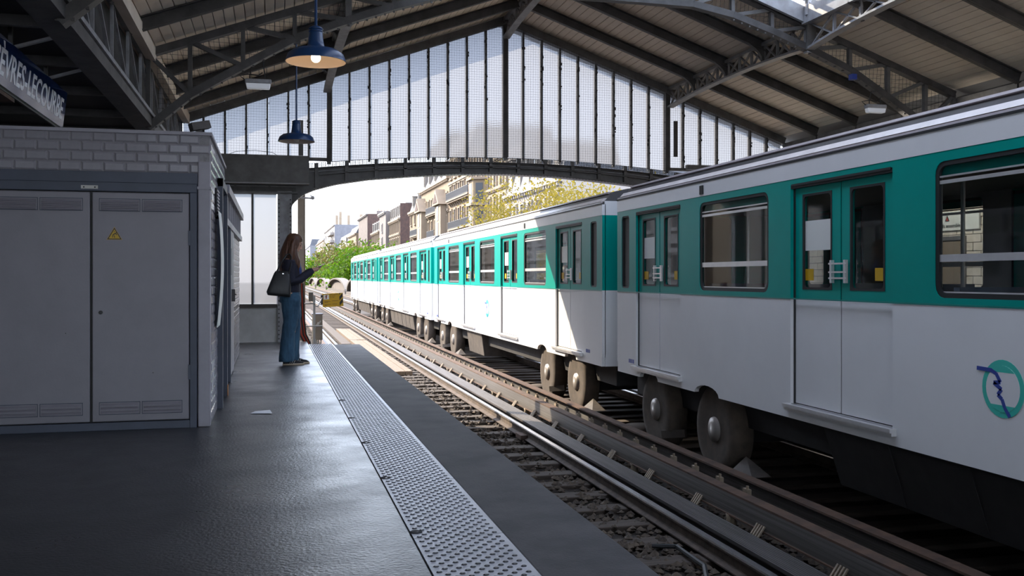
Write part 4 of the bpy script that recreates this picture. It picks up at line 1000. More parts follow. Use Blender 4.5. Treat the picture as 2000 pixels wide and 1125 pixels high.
# ================================================================== TRAIN
WT, WB = 1.93, 0.985           # window top / bottom
ZS, ZB_, ZW, ZT, ZC = -0.13, 0.0, 0.94, 2.0, 2.15
HWD = 1.2
def metro_car(name, y0, L, doors, wins, narrow, wheels, label, rich=True, logo=None, boxes=()):
    t = thing(name, (TC2, y0 + L / 2, -1.0), label, 'train car', 'green and white metro cars')
    y1 = y0 + L
    ds = sorted(doors)
    for s in (-1, 1):
        xo = TC2 + s * HWD; xi = xo - s * 0.05
        xa, xb = sorted((xo, xi))
        # lower white panels
        q = MB(); edges = [y0] + [e for d in ds for e in (d[0], d[1])] + [y1]
        for k in range(0, len(edges), 2): q.box(xa, xb, edges[k], edges[k + 1], ZB_, ZW)
        poly = [(y0 + 0.02, ZB_), (y0 + 0.02, ZS)]
        for wy in sorted(wheels):
            for a in range(0, 181, 20): poly.append((wy - 0.30 * math.cos(math.radians(a)), ZS + 0.10 * math.sin(math.radians(a))))
        poly += [(y1 - 0.02, ZS), (y1 - 0.02, ZB_)]
        q.prism(poly, 'x', xa, xb); q.build('lower_panel', 'white', t)
        q = MB(); q.box(xa - (0.004 if s < 0 else 0), xb + (0.004 if s > 0 else 0), y0, y1, ZT, ZC); q.build('cantrail', 'white', t)
        # jade band
        iw = MB(); q = MB(); cuts = [y0] + [e for d in ds for e in (d[0], d[1])] + [y1]
        for k in range(0, len(cuts), 2):
            a, b_ = cuts[k], cuts[k + 1]; hole = None
            for (wa, wb) in list(wins) + list(narrow):
                if a < wa and wb < b_: hole = (wa, wb)
            ia, ib = sorted((xi - s * .002, xi - s * .014))
            if hole: iw.ring(a + .01, b_ - .01, 0.0, 1.97, hole[0], hole[1], WB, WT, 0.05, ia, ib)
            else: iw.box(ia, ib, a + .01, b_ - .01, 0.0, 1.97)
            if hole: q.ring(a, b_, ZW, ZT, hole[0], hole[1], WB, WT, 0.09 if hole[1] - hole[0] > .6 else 0.05, xa, xb)
            else: q.box(xa, xb, a, b_, ZW, ZT)
        for d in ds: q.box(xa, xb, d[0], d[1], WT + 0.02, ZT)
        q.build('window_band', 'teal', t); iw.build('interior_wall', 'lining', t)
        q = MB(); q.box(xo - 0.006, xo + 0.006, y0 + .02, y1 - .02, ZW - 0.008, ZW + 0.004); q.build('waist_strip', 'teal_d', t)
        q = MB(); q.box(xo - 0.012, xo + 0.012, y0, y1, ZC, ZC + 0.018); q.build('drip_strip', 'rubber', t)
        # windows
        for (wa, wb) in wins:
            q = MB(); q.ring(wa - .002, wb + .002, WB - .002, WT + .002, wa + .035, wb - .035, WB + .035, WT - .03, 0.07, xo - s * .028, xo - s * 0.006); wf = q.build('window_frame', 'rubber', t)
            q = MB(); x0_, x1_ = sorted((xo - s * 0.030, xo - s * 0.014))
            q.box(x0_, x1_, wa + .03, wb - .03, 1.775, 1.80); q.box(x0_, x1_, wa + .03, wb - .03, 1.82, 1.832); q.box(x0_, x1_, wa + .03, wb - .03, 1.235, 1.285); q.box(x0_, x1_, wa + .03, wb - .03, 1.0, 1.03); q.build('window_rail', 'silver', wf)
            q = MB(); q.box(xo - s * .024 - .001, xo - s * .024 + .001, wa + .03, wb - .03, WB + .03, WT - .03); q.build('window_pane', 'glass', wf)
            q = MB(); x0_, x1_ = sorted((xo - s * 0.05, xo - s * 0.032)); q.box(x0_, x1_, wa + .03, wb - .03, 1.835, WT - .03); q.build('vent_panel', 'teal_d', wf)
        for (wa, wb) in narrow:
            q = MB(); q.ring(wa - .002, wb + .002, WB - .002, WT + .002, wa + .02, wb - .02, WB + .02, WT - .02, 0.04, xo - s * .03, xo - s * 0.006); wf = q.build('end_window_frame', 'rubber', t)
            q = MB(); q.box(xo - s * .026 - .001, xo - s * .026 + .001, wa + .02, wb - .02, WB + .02, WT - .02); q.build('window_pane', 'rubber', wf)
        # doors
        for (da, db) in ds:
            dm = (da + db) / 2; xd0, xd1 = sorted((xo - s * 0.072, xo - s * 0.038))
            q = MB(); q.box(*sorted((xo - s * 0.075, xo - s * 0.030)), da - 0.0, da + 0.024, ZB_, WT + .02); q.box(*sorted((xo - s * 0.075, xo - s * .030)), db - 0.024, db, ZB_, WT + .02); q.box(*sorted((xo - s * .06, xo - s * .004)), da, db, WT - .015, WT + .02)
            q.box(*sorted((xo - s * 0.075, xo - s * 0.048)), dm - .011, dm + .011, ZB_, WT)
            dr_ = q.build('door_frame', 'rubber', t)
            for (la, lb, far) in ((da + .024, dm - .011, 0), (dm + .011, db - .024, 1)):
                q = MB(); q.m = 0; q.ring(la, lb, ZW, WT - .015, la + .13, lb - .13, 1.03, 1.845, 0.05, xd0, xd1); q.m = 1; q.box(xd0, xd1, la, lb, ZB_ + .01, ZW); lf = q.build('door_leaf', ['teal', 'white'], dr_)
                q = MB(); q.ring(la + .12, lb - .12, 1.02, 1.855, la + .14, lb - .14, 1.04, 1.835, 0.04, *sorted((xo - s * .05, xo - s * .034))); q.build('door_gasket', 'rubber', dr_)
                q = MB(); q.box(xo - s * .056 - .001, xo - s * .056 + .001, la + .12, lb - .12, 1.02, 1.85); q.build('door_pane', 'glass', dr_)
                if far and s < 0:
                    q = MB(); q.box(xo - s * .053 - .0015, xo - s * .053 + .0015, la + .14, lb - .14, 1.36, 1.62); q.build('white_notice', 'sticker', dr_)
                q = MB(); q.box(xo - s * .053 - .0015, xo - s * .053 + .0015, la + .14, la + .27, 1.10, 1.20) if not far else q.box(xo - s * .053 - .0015, xo - s * .053 + .0015, lb - .27, lb - .14, 1.10, 1.20); q.build('yellow_notice', 'yellow', dr_)
            q = MB(); xh = xo - s * 0.0
            for z in (1.12, 1.17, 1.24):
                q.bar((xo - s * .005, dm - .13, z), (xo - s * .005, dm + .13, z), 0.012, 0.014)
            for yy in (dm - .10, dm + .10): q.box(*sorted((xo - s * .03, xo)), yy - .012, yy + .012, 1.08, 1.27)
            q.build('door_handle', 'silver', dr_)
            q = MB(); q.box(*sorted((xo - s * .02, xo + s * .06)), da - 0.05, db + 0.05, -0.03, 0.0); q.box(*sorted((xo - s * .02, xo + s * .045)), da - 0.05, db + 0.05, -0.055, -0.03); q.build('door_step', 'silver', dr_)
            q = MB(); q.box(*sorted((xo - s * .002, xo + s * .004)), da + .02, db - .02, WT + .005, WT + .025); q.build('door_header', 'rubber', dr_)
    # roof
    q = MB(); hp = [(1.2, 2.15), (1.19, 2.165), (1.15, 2.20), (1.09, 2.25), (1.05, 2.315), (.98, 2.345), (.8, 2.385), (.4, 2.42), (0, 2.43)]
    prof = hp + [(-a, b_) for a, b_ in hp[-2::-1]]
    q.prism([(TC2 + a, b_) for a, b_ in prof], 'y', y0 + .06, y1 - .06); q.build('roof', 'roof', t)
    for s in (-1, 1):
        q = MB(); q.prism([(TC2 + s * a, b_) for a, b_ in [(1.19, 2.162), (1.212, 2.166), (1.208, 2.186), (1.18, 2.188)]], 'y', y0 + .03, y1 - .03); q.build('gutter', 'gutter_l', t)
        q = MB(); q.prism([(TC2 + s * a, b_) for a, b_ in [(1.192, 2.196), (1.145, 2.246), (1.10, 2.246), (1.15, 2.196)]], 'y', y0 + .08, y1 - .08); q.build('roof_band', 'gutter', t)
        q = MB(); q.prism([(TC2 + s * a, b_) for a, b_ in [(1.072, 2.318), (1.062, 2.340), (1.02, 2.346), (1.03, 2.310)]], 'y', y0 + .15, y1 - .15); q.build('roof_rail', 'gutter_l', t)
        for d in ds[1::2]:
            q = MB(); yy = d[0] - 0.62; xo = TC2 + s * 1.205; q.box(xo - .012, xo + .012, yy, yy + 0.08, 2.02, 2.115); q.build('side_lamp', 'rubber', t)
    # ends
    for yy, s in ((y0, -1), (y1, 1)):
        q = MB(); q.box(TC2 - 1.16, TC2 + 1.16, *sorted((yy, yy - s * .05)), ZS, ZW); q.box(TC2 - 1.16, TC2 + 1.16, *sorted((yy, yy - s * .05)), ZT, 2.2); q.build('end_panel', 'white', t)
        q = MB(); q.ring(TC2 - 1.16, TC2 + 1.16, ZW, ZT, TC2 - .45, TC2 + .45, ZW + .05, ZT - .05, .06, yy - s * .05 if s > 0 else yy, yy if s > 0 else yy + .05, axis='y'); q.build('end_band', 'teal', t)
        q = MB(); q.box(TC2 - .45, TC2 + .45, *sorted((yy - s * .03, yy - s * .035)), ZW + .05, ZT - .05); q.build('end_window', 'rubber', t)
        q = MB(); q.box(TC2 - .3, TC2 + .3, *sorted((yy, yy + s * .24)), -.75, -.45); q.box(TC2 - .12, TC2 + .12, *sorted((yy, yy + s * .30)), -.65, -.52); q.build('coupler', 'boxgrey', t)
    # interior
    box1('interior_floor', 'under', (TC2 - 1.15, TC2 + 1.15, y0 + .05, y1 - .05, -0.06, 0.0), t)
    box1('interior_lining', 'lining', (TC2 - 1.14, TC2 + 1.14, y0 + .06, y1 - .06, 1.97, 2.0), t)
    for (wa, wb) in wins:
        for s in (-1, 1):
            xo = TC2 + s * .72
            for (ya, dy) in ((wa + .18, 1), (wb - .18, -1)):
                q = MB(); q.box(xo - .42, xo + .42, *sorted((ya, ya + dy * .42)), .38, .46); q.box(xo - .42, xo + .42, *sorted((ya - dy * .06, ya)), .40, 1.06); q.build('seat', 'seat', t)
    for d in ds:
        q = MB(); q.tube([(TC2, (d[0] + d[1]) / 2, 0), (TC2, (d[0] + d[1]) / 2, 1.97)], .018, 8); q.build('grab_pole', 'silver', t)
    # underframe
    box1('underframe', 'under', (TC2 - .95, TC2 + .95, y0 + .1, y1 - .1, -.42, -.08), t)
    for i, (ba, bb, dep) in enumerate(boxes):
        q = MB(); q.prism([(TC2 - 1.12, -.15), (TC2 - 1.05 + dep, -.66), (TC2 - .3, -.66), (TC2 - .3, -.15)], 'y', ba, bb)
        bx = q.build('equipment_box', 'under' if dep > .05 else 'boxgrey', t, bevel=.012)  # near car's box takes underframe black, shade under the train put into colour
        q = MB()
        n_ = max(1, int((bb - ba) / .9))
        for k in range(1, n_): yy = ba + (bb - ba) * k / n_; q.prism([(TC2 - 1.125, -.17), (TC2 - 1.055 + dep, -.65), (TC2 - 1.04 + dep, -.65), (TC2 - 1.11, -.17)], 'y', yy - .015, yy + .015)
        if q.v: q.build('box_seam', 'under', bx)['kind'] = 'stuff'
    for wy in wheels:
        for s in (-1, 1):
            xc = TC2 + s * .99; q = MB(); q.smooth = True
            q.lathe([(.26, -.11), (.36, -.125), (.44, -.118), (.478, -.09), (.485, 0), (.478, .09), (.44, .118), (.36, .125), (.26, .11)], (xc, wy, -.50), axis='x', n=32); wl_ = q.build('wheel', 'tyre', t)
            q = MB(); q.smooth = True; k = s
            prof_ = [(.27, .06 * k), (.25, .085 * k), (.22, .06 * k), (.15, .05 * k), (.13, .13 * k), (.07, .15 * k), (.0, .155 * k)]
            q.lathe(prof_, (xc, wy, -.50), axis='x', n=24); hb = q.build('hub', 'hub', wl_)
            q = MB()
            for j in range(8):
                a = j * math.pi / 4; cy_, cz_ = wy + .19 * math.cos(a), -.50 + .19 * math.sin(a); q.lathe([(.02, .055 * k), (.02, .08 * k)], (xc, cy_, cz_), axis='x', n=6)
            q.build('wheel_nut', 'hub', wl_)
    ws_ = sorted(wheels)
    for (wa, wb) in ((ws_[0], ws_[1]), (ws_[2], ws_[3])):
        q = MB(); q.box(TC2 - .8, TC2 + .8, wa - .2, wb + .2, -.62, -.4); q.build('bogie_frame', 'under', t)
        for s in (-1, 1):
            q = MB(); xo = TC2 + s * 1.0
            yy = wa - .56
            q.add([(xo, wa - .52, -.70), (xo - s * .05, wa - .95, -.83), (xo + s * .16, wa - .95, -.83), (xo + s * .16, wa - .52, -.83), (xo - s * .05, wa - .52, -.83)], [(0, 1, 2), (0, 2, 3), (0, 3, 4), (0, 4, 1), (1, 4, 3, 2)])
            q.build('collector_shoe', 'boxgrey', t)
            q = MB(); q.bar((xo - s * .05, wb - .55, -.72), (xo + s * .14, wb - .30, -.76), .05, .09); q.build('guide_arm', 'boxgrey', t)
            q = MB(); q.smooth = True; q.lathe([(.0, -.05), (.22, -.05), (.25, -.03), (.25, .03), (.22, .05), (.0, .05)], (TC2 + s * 1.0, wb + .75, -.86), n=20); q.build('guide_wheel', 'tyre', t)
    if logo:
        for (ly, lz, r) in logo:
            xo = TC2 - HWD - .002; q = MB(); q.lathe([(r, 0), (r, -.0015)], (xo, ly, lz), axis='x', n=32); lg = q.build('operator_roundel', 'jade', t)
            q = MB(); q.lathe([(r * .80, -.0015), (r * .80, -.003)], (xo, ly, lz), axis='x', n=32); q.build('roundel_field', 'white', lg)
            # winding river line forming an upturned profile
            pth = [(1.25, .62), (.55, .60), (.30, .50), (.10, .22), (.42, .18), (.05, -.02), (.22, -.22), (.02, -.36), (-.10, -.62), (-.34, -.92)]
            q = MB()
            for (a, b_) in zip(pth, pth[1:]): q.bar((xo - .004, ly + a[0] * r, lz + a[1] * r), (xo - .004, ly + b_[0] * r, lz + b_[1] * r), .003, r * .14, up=(0, 0, 1) if abs(a[0] - b_[0]) > abs(a[1] - b_[1]) else (0, 1, 0))
            q.build('roundel_line', 'blue', lg)
            for sgn in (1, -1):
                q = MB(); pr_ = [(ly + r * .80 * math.cos(math.radians(a_)), lz + sgn * r * .80 * math.sin(math.radians(a_))) for a_ in range(45, 136, 10)]
                q.prism(pr_, 'x', xo - .0042, xo - .0030); q.build('roundel_segment', 'jade', lg)
        # fleet number panel near the car end
    for yy in (y0 + .55, y1 - .62):
        q = MB()
        for j in range(4): q.box(TC2 - HWD - .003, TC2 - HWD - .0005, yy + j * .05, yy + j * .05 + .03, .02, .07)
        q.build('fleet_number', 'blue', t)
    return t
# per-car layouts measured along the hall
d2_ = [(13.97, 15.37), (17.95, 19.35), (21.95, 23.35), (25.9, 27.2)]
w2_ = [(15.95, 17.45), (19.9, 21.4), (23.9, 25.4)]
car2 = metro_car('metro_car', 13.04, 14.66, d2_, w2_, [(13.28, 13.56)], [14.55, 16.2, 25.2, 26.85],
    'second metro car, half in sunlight, crossing the end of the station', logo=[(20.6, .45, .19)], boxes=((21.6, 23.3, 0.0),))
dy = 15.28
def sh(l, d): return [(a + d, b_ + d) for a, b_ in l]
metro_car('metro_car', 13.04 + dy, 14.66, sh(d2_, dy), sh(w2_, dy), sh([(13.28, 13.56)], dy), [x + dy for x in (14.55, 16.2, 25.2, 26.85)],
    'third metro car, fully sunlit, with long grey equipment boxes underneath', logo=[(20.6 + dy, .45, .19)], boxes=((17.4 + dy, 20.4 + dy, 0), (20.5 + dy, 23.9 + dy, 0)))
metro_car('metro_car', 13.04 + 2 * dy, 14.66, sh(d2_, 2 * dy), sh(w2_, 2 * dy), sh([(13.28, 13.56)], 2 * dy), [x + 2 * dy for x in (14.55, 16.2, 25.2, 26.85)],
    'farthest metro car at the head of the train beside the trees', logo=[(20.6 + 2 * dy, .45, .19)], boxes=((17.4 + 2 * dy, 23.9 + 2 * dy, 0),))
metro_car('metro_car', -2.24, 14.66, [(10.33, 11.73), (6.42, 7.9), (2.5, 3.9), (-1.4, 0.0)], [(8.3, 9.82), (4.4, 5.94), (0.45, 1.95)], [(11.97, 12.25)], [9.65, 11.3, -1.1, 0.55],
    'nearest metro car in shade filling the right of the picture', logo=[(5.28, .42, .185)], boxes=((3.0, 7.5, .1),))
# passengers seen through the second car's window
def passenger(y, x, label, shirt):
    t = thing('passenger', (x, y, 0.45), label, 'person')
    q = MB(); q.smooth = True; q.loft([(x, y, .46, .16, .12), (x, y, .7, .17, .12), (x, y, .92, .20, .11), (x, y, 1.0, .12, .09), (x, y, 1.05, .055, .055), (x, y, 1.09, .055, .06), (x, y + .01, 1.14, .072, .09), (x, y + .01, 1.2, .078, .10), (x, y, 1.27, .07, .09), (x, y, 1.31, .03, .04)], 14)
    q.build('body', 'skin', t)
    q = MB(); q.smooth = True; q.loft([(x, y, .46, .18, .14), (x, y, .7, .19, .14), (x, y, .92, .22, .12), (x, y, 1.01, .10, .08)], 14)
    q.tube([(x - .2, y, .92), (x - .23, y + .05, .7), (x - .12, y + .25, .62)], [.06, .055, .04], 8); q.tube([(x + .2, y, .92), (x + .23, y + .05, .7), (x + .12, y + .25, .62)], [.06, .055, .04], 8); q.build('coat', shirt, t)
    q = MB(); q.smooth = True; q.loft([(x, y - .03, 1.12, .078, .08), (x, y - .02, 1.22, .086, .105), (x, y - .01, 1.29, .075, .095), (x, y, 1.33, .03, .04)], 14); q.build('hair', 'hair', t)
    q = MB(); q.tube([(x - .09, y + .02, .50), (x - .09, y + .36, .52), (x - .09, y + .40, .1), ], [.075, .065, .05], 8); q.tube([(x + .09, y + .02, .50), (x + .09, y + .36, .52), (x + .09, y + .40, .1)], [.075, .065, .05], 8); q.build('trousers', 'knit', t)
passenger(16.30, TC2 - .75, 'seated passenger in a tan coat behind the second car window', 'board')
passenger(17.0, TC2 - .72, 'seated passenger in a dark coat beside the tan-coated one', 'seat')

# ================================================================== WOMAN
PX, PY = 0.245, 12.94
wm = thing('person', (PX, PY, 0), 'woman with long brown hair, navy sweater and wide jeans looking down at a phone', 'person')
# body : overlapping lofts fused into one continuous surface
q = MB(); q.smooth = True
P = lambda x, y, z: (PX + x, PY + y, z)
q.loft([(PX - .02, PY, .80, .105, .15), (PX - .02, PY, .92, .115, .165), (PX - .015, PY, 1.02, .095, .135), (PX - .02, PY, 1.15, .10, .145), (PX - .03, PY, 1.28, .105, .165), (PX - .035, PY, 1.36, .085, .15), (PX - .03, PY, 1.40, .05, .08), (PX - .015, PY, 1.44, .048, .05), (PX + .01, PY, 1.48, .048, .048), (PX + .02, PY, 1.52, .05, .05)], 18)
# head, tilted down and turned to the phone
hc = Vector((PX + .035, PY, 1.565)); tilt = Matrix.Rotation(math.radians(24), 3, 'Y')
hv = MB(); hv.smooth = True
hv.loft([(.020, 0, -.125, .022, .022), (.022, 0, -.118, .042, .036), (.012, 0, -.09, .066, .052), (.002, 0, -.04, .088, .066), (-.004, 0, .01, .096, .073), (-.008, 0, .05, .094, .072), (-.01, 0, .085, .075, .058), (-.012, 0, .105, .035, .03)], 20)
hv.loft([(.086, 0, -.045, .012, .014), (.102, 0, -.036, .020, .015), (.096, 0, -.01, .012, .009), (.088, 0, .022, .008, .008)], 10)      # nose
hv.loft([(.076, 0, -.082, .012, .018), (.082, 0, -.073, .014, .022), (.082, 0, -.067, .012, .022), (.078, 0, -.058, .010, .016)], 10)      # lips
hv.loft([(.060, 0, -.112, .02, .02), (.066, 0, -.10, .02, .024), (.058, 0, -.09, .02, .02)], 10)                                      # chin
for sy in (-1, 1):
    hv.loft([(.0, sy * .070, -.045, .010, .008), (-.004, sy * .075, -.02, .018, .010), (-.006, sy * .076, .005, .018, .010), (-.002, sy * .072, .02, .008, .006)], 8)   # ears
q.add([tuple(hc + tilt @ Vector(v)) for v in hv.v], hv.f)
# arms : shoulder, elbow, wrist
armR = [P(-.035, -.165, 1.335), P(-.04, -.185, 1.22), P(-.01, -.19, 1.07), P(.10, -.165, 1.10), P(.235, -.11, 1.20), P(.262, -.095, 1.216)]
armL = [P(-.03, .165, 1.335), P(-.03, .185, 1.22), P(.0, .185, 1.07), P(.10, .15, 1.10), P(.225, .06, 1.20), P(.25, .045, 1.218)]
q.tube(armR, [.055, .047, .042, .038, .028, .026], 12); q.tube(armL, [.055, .047, .042, .038, .028, .026], 12)
# legs
for sy, dx in ((-1, -.015), (1, .05)):
    q.tube([P(-.015, sy * .085, .88), P(.0 + dx * .3, sy * .09, .66), P(.01 + dx * .5, sy * .09, .48), P(-.02 + dx, sy * .095, .30), P(-.025 + dx, sy * .095, .10), P(-.02 + dx, sy * .095, .05)], [.085, .07, .052, .05, .036, .036], 12)
# palms, fingers and thumbs curling round the phone
def hand(w_, pc, n_out, sgn):
    w_ = Vector(w_); pc = Vector(pc)
    d = (pc - w_).normalized(); up = Vector((0, 0, 1)); side = Vector((0, sgn, 0)); nrm = d.cross(side).normalized()
    q.tube([w_, w_.lerp(pc, .5), pc], [.024, .028, .024], 10)
    q.tube([w_ + side * .012, pc + side * .024], [.018, .014], 8); q.tube([w_ - side * .012, pc - side * .024], [.018, .014], 8)
    for k in range(4):
        b0 = pc + side * (.027 - .018 * k); ln = (.034, .039, .037, .029)[k]
        p1 = b0 + d * ln; p2 = p1 + (d * .55 + Vector((0, 0, .9)) * .75).normalized() * ln * .62; p3 = p2 + (d * -.15 + Vector((0, 0, 1))).normalized() * ln * .42
        q.tube([b0 - d * .018, b0, p1, p2, p3], [.009, .0088, .0080, .0072, .0058], 8)
    t0 = w_.lerp(pc, .35) - side * .026; t1 = t0 + d * .03 - side * .014 + up * .018; t2 = t1 + d * .03 + side * .008 + up * .012; t3 = t2 + d * .018 + side * .012
    q.tube([t0, t1, t2, t3], [.0125, .0105, .0092, .007], 8)
hand(P(.262, -.095, 1.216), P(.325, -.058, 1.232), 1, -1)
hand(P(.25, .045, 1.218), P(.315, .012, 1.230), 1, 1)
remeshed(q.build('body', 'skin', wm), .0042, 4, .5)
# eyes, brows on the face
e = MB(); e.smooth = True
for sy in (-1, 1):
    c_ = hc + tilt @ Vector((.078, sy * .031, .0)); e.lathe([(.0, -.008), (.0075, -.004), (.0095, 0), (.0075, .004), (.0, .008)], tuple(c_), n=10)
    a_ = hc + tilt @ Vector((.086, sy * .016, .026)); b2 = hc + tilt @ Vector((.074, sy * .046, .028)); e.bar(a_, b2, .006, .006)
e.build('eyes_and_brows', 'black', wm)
# sweater
q = MB(); q.smooth = True
q.loft([(PX - .015, PY, .93, .125, .168), (PX - .012, PY, .97, .122, .165), (PX - .01, PY, 1.06, .115, .155), (PX - .015, PY, 1.17, .128, .168), (PX - .022, PY, 1.26, .132, .178), (PX - .03, PY, 1.34, .105, .170), (PX - .028, PY, 1.40, .068, .10), (PX - .022, PY, 1.425, .058, .066)], 22)
sl_ = [.075, .066, .060, .056, .046, .042]
q.tube(armR[:5] + [tuple(Vector(armR[4]).lerp(Vector(armR[5]), .4))], sl_, 14); q.tube(armL[:5] + [tuple(Vector(armL[4]).lerp(Vector(armL[5]), .4))], sl_, 14)
sw = remeshed(q.build('sweater', 'knit', wm), .008, 5, .5)
q = MB(); q.smooth = True
for arm in (armR, armL): q.tube([Vector(arm[4]).lerp(Vector(arm[5]), .0), Vector(arm[4]).lerp(Vector(arm[5]), .6)], [.043, .041], 14)
q.build('cuff', 'knit', sw)
q = MB(); q.smooth = True; q.loft([(PX + .03, PY, 1.13, .09, .11), (PX + .035, PY, 1.22, .092, .12), (PX + .02, PY, 1.31, .09, .10), (PX + .005, PY, 1.38, .06, .07)], 16); q.build('blue_top', 'scarfblue', wm)
# jeans
q = MB(); q.smooth = True
q.loft([(PX - .02, PY, .80, .135, .165), (PX - .02, PY, .86, .138, .168), (PX - .018, PY, .93, .128, .162), (PX - .015, PY, .985, .118, .155)], 22)
for sy, dx in ((-1, -.015), (1, .05)):
    x_ = lambda t: PX + t + dx; yy = PY + sy * .09
    q.loft([(x_(-.055), yy, .045, .098, .085), (x_(-.05), yy, .10, .100, .086), (x_(-.045), yy, .25, .094, .080), (x_(-.03), yy, .42, .088, .078), (PX - .01 + dx * .5, yy, .55, .094, .082), (PX - .01 + dx * .3, yy, .70, .112, .092), (PX - .015, yy, .84, .128, .098), (PX - .018, PY + sy * .07, .90, .12, .09)], 18)
jn = remeshed(q.build('jeans', 'denim', wm), .009, 3, .5)
tx_ = bpy.data.textures.new('denim_folds', 'CLOUDS'); tx_.noise_scale = .11
md = jn.modifiers.new('folds', 'DISPLACE'); md.texture = tx_; md.strength = .022; md.mid_level = .5
# shoes
for sy, dx in ((-1, .0), (1, .075)):
    x0 = PX - .115 + dx; yy = PY + sy * .092
    s_ = MB(); s_.smooth = True
    def oval(z, grow, l=.265):
        return [(x0 + l / 2 + (l / 2 + grow) * math.cos(a), yy + (.036 + .006 * math.cos(a) + grow) * math.sin(a), z) for a in [2 * math.pi * k / 24 for k in range(24)]]
    r0, r1 = oval(0.0, .004), oval(.024, .004); s_.add(r0 + r1, [list(range(24))[::-1], list(range(24, 48))] + [(k, (k + 1) % 24, 24 + (k + 1) % 24, 24 + k) for k in range(24)])
    sole = s_.build('shoe_sole', 'sole', wm)
    u = MB(); u.smooth = True
    sec = [(-.0, .07), (.03, .085), (.08, .088), (.13, .075), (.18, .058), (.23, .048), (.258, .032)]
    vs_ = []; n = 12
    for sx, h in sec:
        wd = .036 * math.sqrt(max(.12, 1 - ((sx - .12) / .15) ** 2)) + .004
        for k in range(n): a = math.pi * k / (n - 1); vs_.append((x0 + sx, yy + wd * math.cos(a), .022 + (h - .022) * math.sin(a)))
    fs = [list(range(n))[::-1], [(len(sec) - 1) * n + k for k in range(n)]]
    for i in range(len(sec) - 1):
        for k in range(n - 1): fs.append((i * n + k, i * n + k + 1, (i + 1) * n + k + 1, (i + 1) * n + k))
    u.add(vs_, fs); sh_ = u.build('shoe', 'shoe', wm)
    st_ = MB()
    for k in range(3): st_.bar((x0 + .085 + .024 * k, yy - .0405, .026), (x0 + .105 + .024 * k, yy - .036, .062), .003, .009, up=(0, 1, 0))
    st_.build('shoe_stripe', 'shoewhite', sh_)
    lc = MB()
    for k in range(4): lc.bar((x0 + .125 + .018 * k, yy - .018, .080 - .006 * k), (x0 + .128 + .018 * k, yy + .018, .080 - .006 * k), .004, .004)
    lc.build('laces', 'shoe', sh_)
# hair : cap plus long fall over shoulder and chest, with locks
q = MB(); q.smooth = True
hd = MB(); hd.smooth = True
hd.loft([(-.055, 0, -.10, .055, .070), (-.05, 0, -.05, .080, .082), (-.035, 0, .0, .094, .088), (-.022, 0, .05, .106, .088), (-.016, 0, .09, .094, .074), (-.012, 0, .118, .055, .045), (-.01, 0, .126, .02, .02)], 20)
q.add([tuple(hc + tilt @ Vector(v)) for v in hd.v], hd.f)
q.loft([(PX - .115, PY - .02, 1.155, .028, .07), (PX - .115, PY - .01, 1.22, .045, .095), (PX - .105, PY, 1.32, .060, .105), (PX - .085, PY, 1.42, .075, .095), (PX - .05, PY, 1.50, .085, .085), (PX - .02, PY, 1.57, .085, .08)], 16)
for sy in (-1, 1):
    q.tube([hc + tilt @ Vector((.02, sy * .062, .07)), hc + tilt @ Vector((.035, sy * .076, .0)), hc + tilt @ Vector((.03, sy * .078, -.07)), P(.045, sy * .085, 1.40), P(.07, sy * .085, 1.33), P(.075, sy * .08, 1.26), P(.06, sy * .08, 1.20)], [.018, .026, .032, .036, .038, .030, .010], 10)
    q.tube([hc + tilt @ Vector((-.02, sy * .07, .06)), hc + tilt @ Vector((-.02, sy * .085, -.02)), P(-.01, sy * .10, 1.44), P(-.02, sy * .115, 1.34), P(-.05, sy * .12, 1.24), P(-.06, sy * .11, 1.19)], [.02, .034, .042, .042, .034, .012], 10)
hr = remeshed(q.build('hair', 'hair', wm), .007, 4, .5)
q = MB(); q.smooth = True
for k in range(46):
    a = R.uniform(-1, 1); sy = -1 if k % 3 else 1
    fx = R.uniform(-.09, .055); z0_ = R.uniform(1.52, 1.60); off = R.uniform(-.012, .012)
    q.tube([(PX + fx * .7 + .01, PY + sy * (.088 + off * .3), z0_), (PX + fx * .9, PY + sy * (.105 + off * .3), 1.42), (PX + fx * 1.15 + off, PY + sy * (.125 + off * .3), 1.30), (PX + fx * 1.25 + off * 2, PY + sy * (.12), R.uniform(1.16, 1.24))], [.004, .007, .007, .002], 5)
q.build('hair_lock', 'hair', hr)
# phone and bag are things of their own
ph = thing('phone', (PX + .36, PY - .02, 1.25), 'black phone held in both hands by the woman', 'phone')
q = MB(); q.bar(P(.305, -.022, 1.243), P(.415, -.022, 1.298), .072, .009); q.build('phone_body', 'phone', ph, bevel=.003)
q = MB(); q.bar(P(.310, -.022, 1.2505), P(.410, -.022, 1.3005), .066, .0012); q.build('screen', 'enamel', ph)
bgx = thing('shoulder_bag', (PX - .17, PY - .2, .9), 'large black leather tote bag hanging from the woman\'s shoulder', 'bag')
q = MB(); q.smooth = True; n = 24
secs = [(.888, -.165, .125, .045, .3), (.892, -.165, .140, .062, .3), (.93, -.168, .150, .070, .35), (1.02, -.155, .135, .066, .4), (1.10, -.140, .118, .052, .45), (1.175, -.128, .100, .034, .5), (1.205, -.122, .088, .022, .5)]
vs_ = []
for z, cx, rx, ry, ex in secs:
    for k in range(n):
        a = 2 * math.pi * k / n; cs_, sn_ = math.cos(a), math.sin(a)
        vs_.append((PX + cx + rx * math.copysign(abs(cs_) ** ex, cs_), PY - .255 + ry * math.copysign(abs(sn_) ** ex, sn_), z - .25 * (cx + .16) * 0 + .10 * (rx * math.copysign(abs(cs_) ** ex, cs_)) * (-1 if z < 1.0 else .3)))
fs = [list(range(n))[::-1], [(len(secs) - 1) * n + k for k in range(n)]]
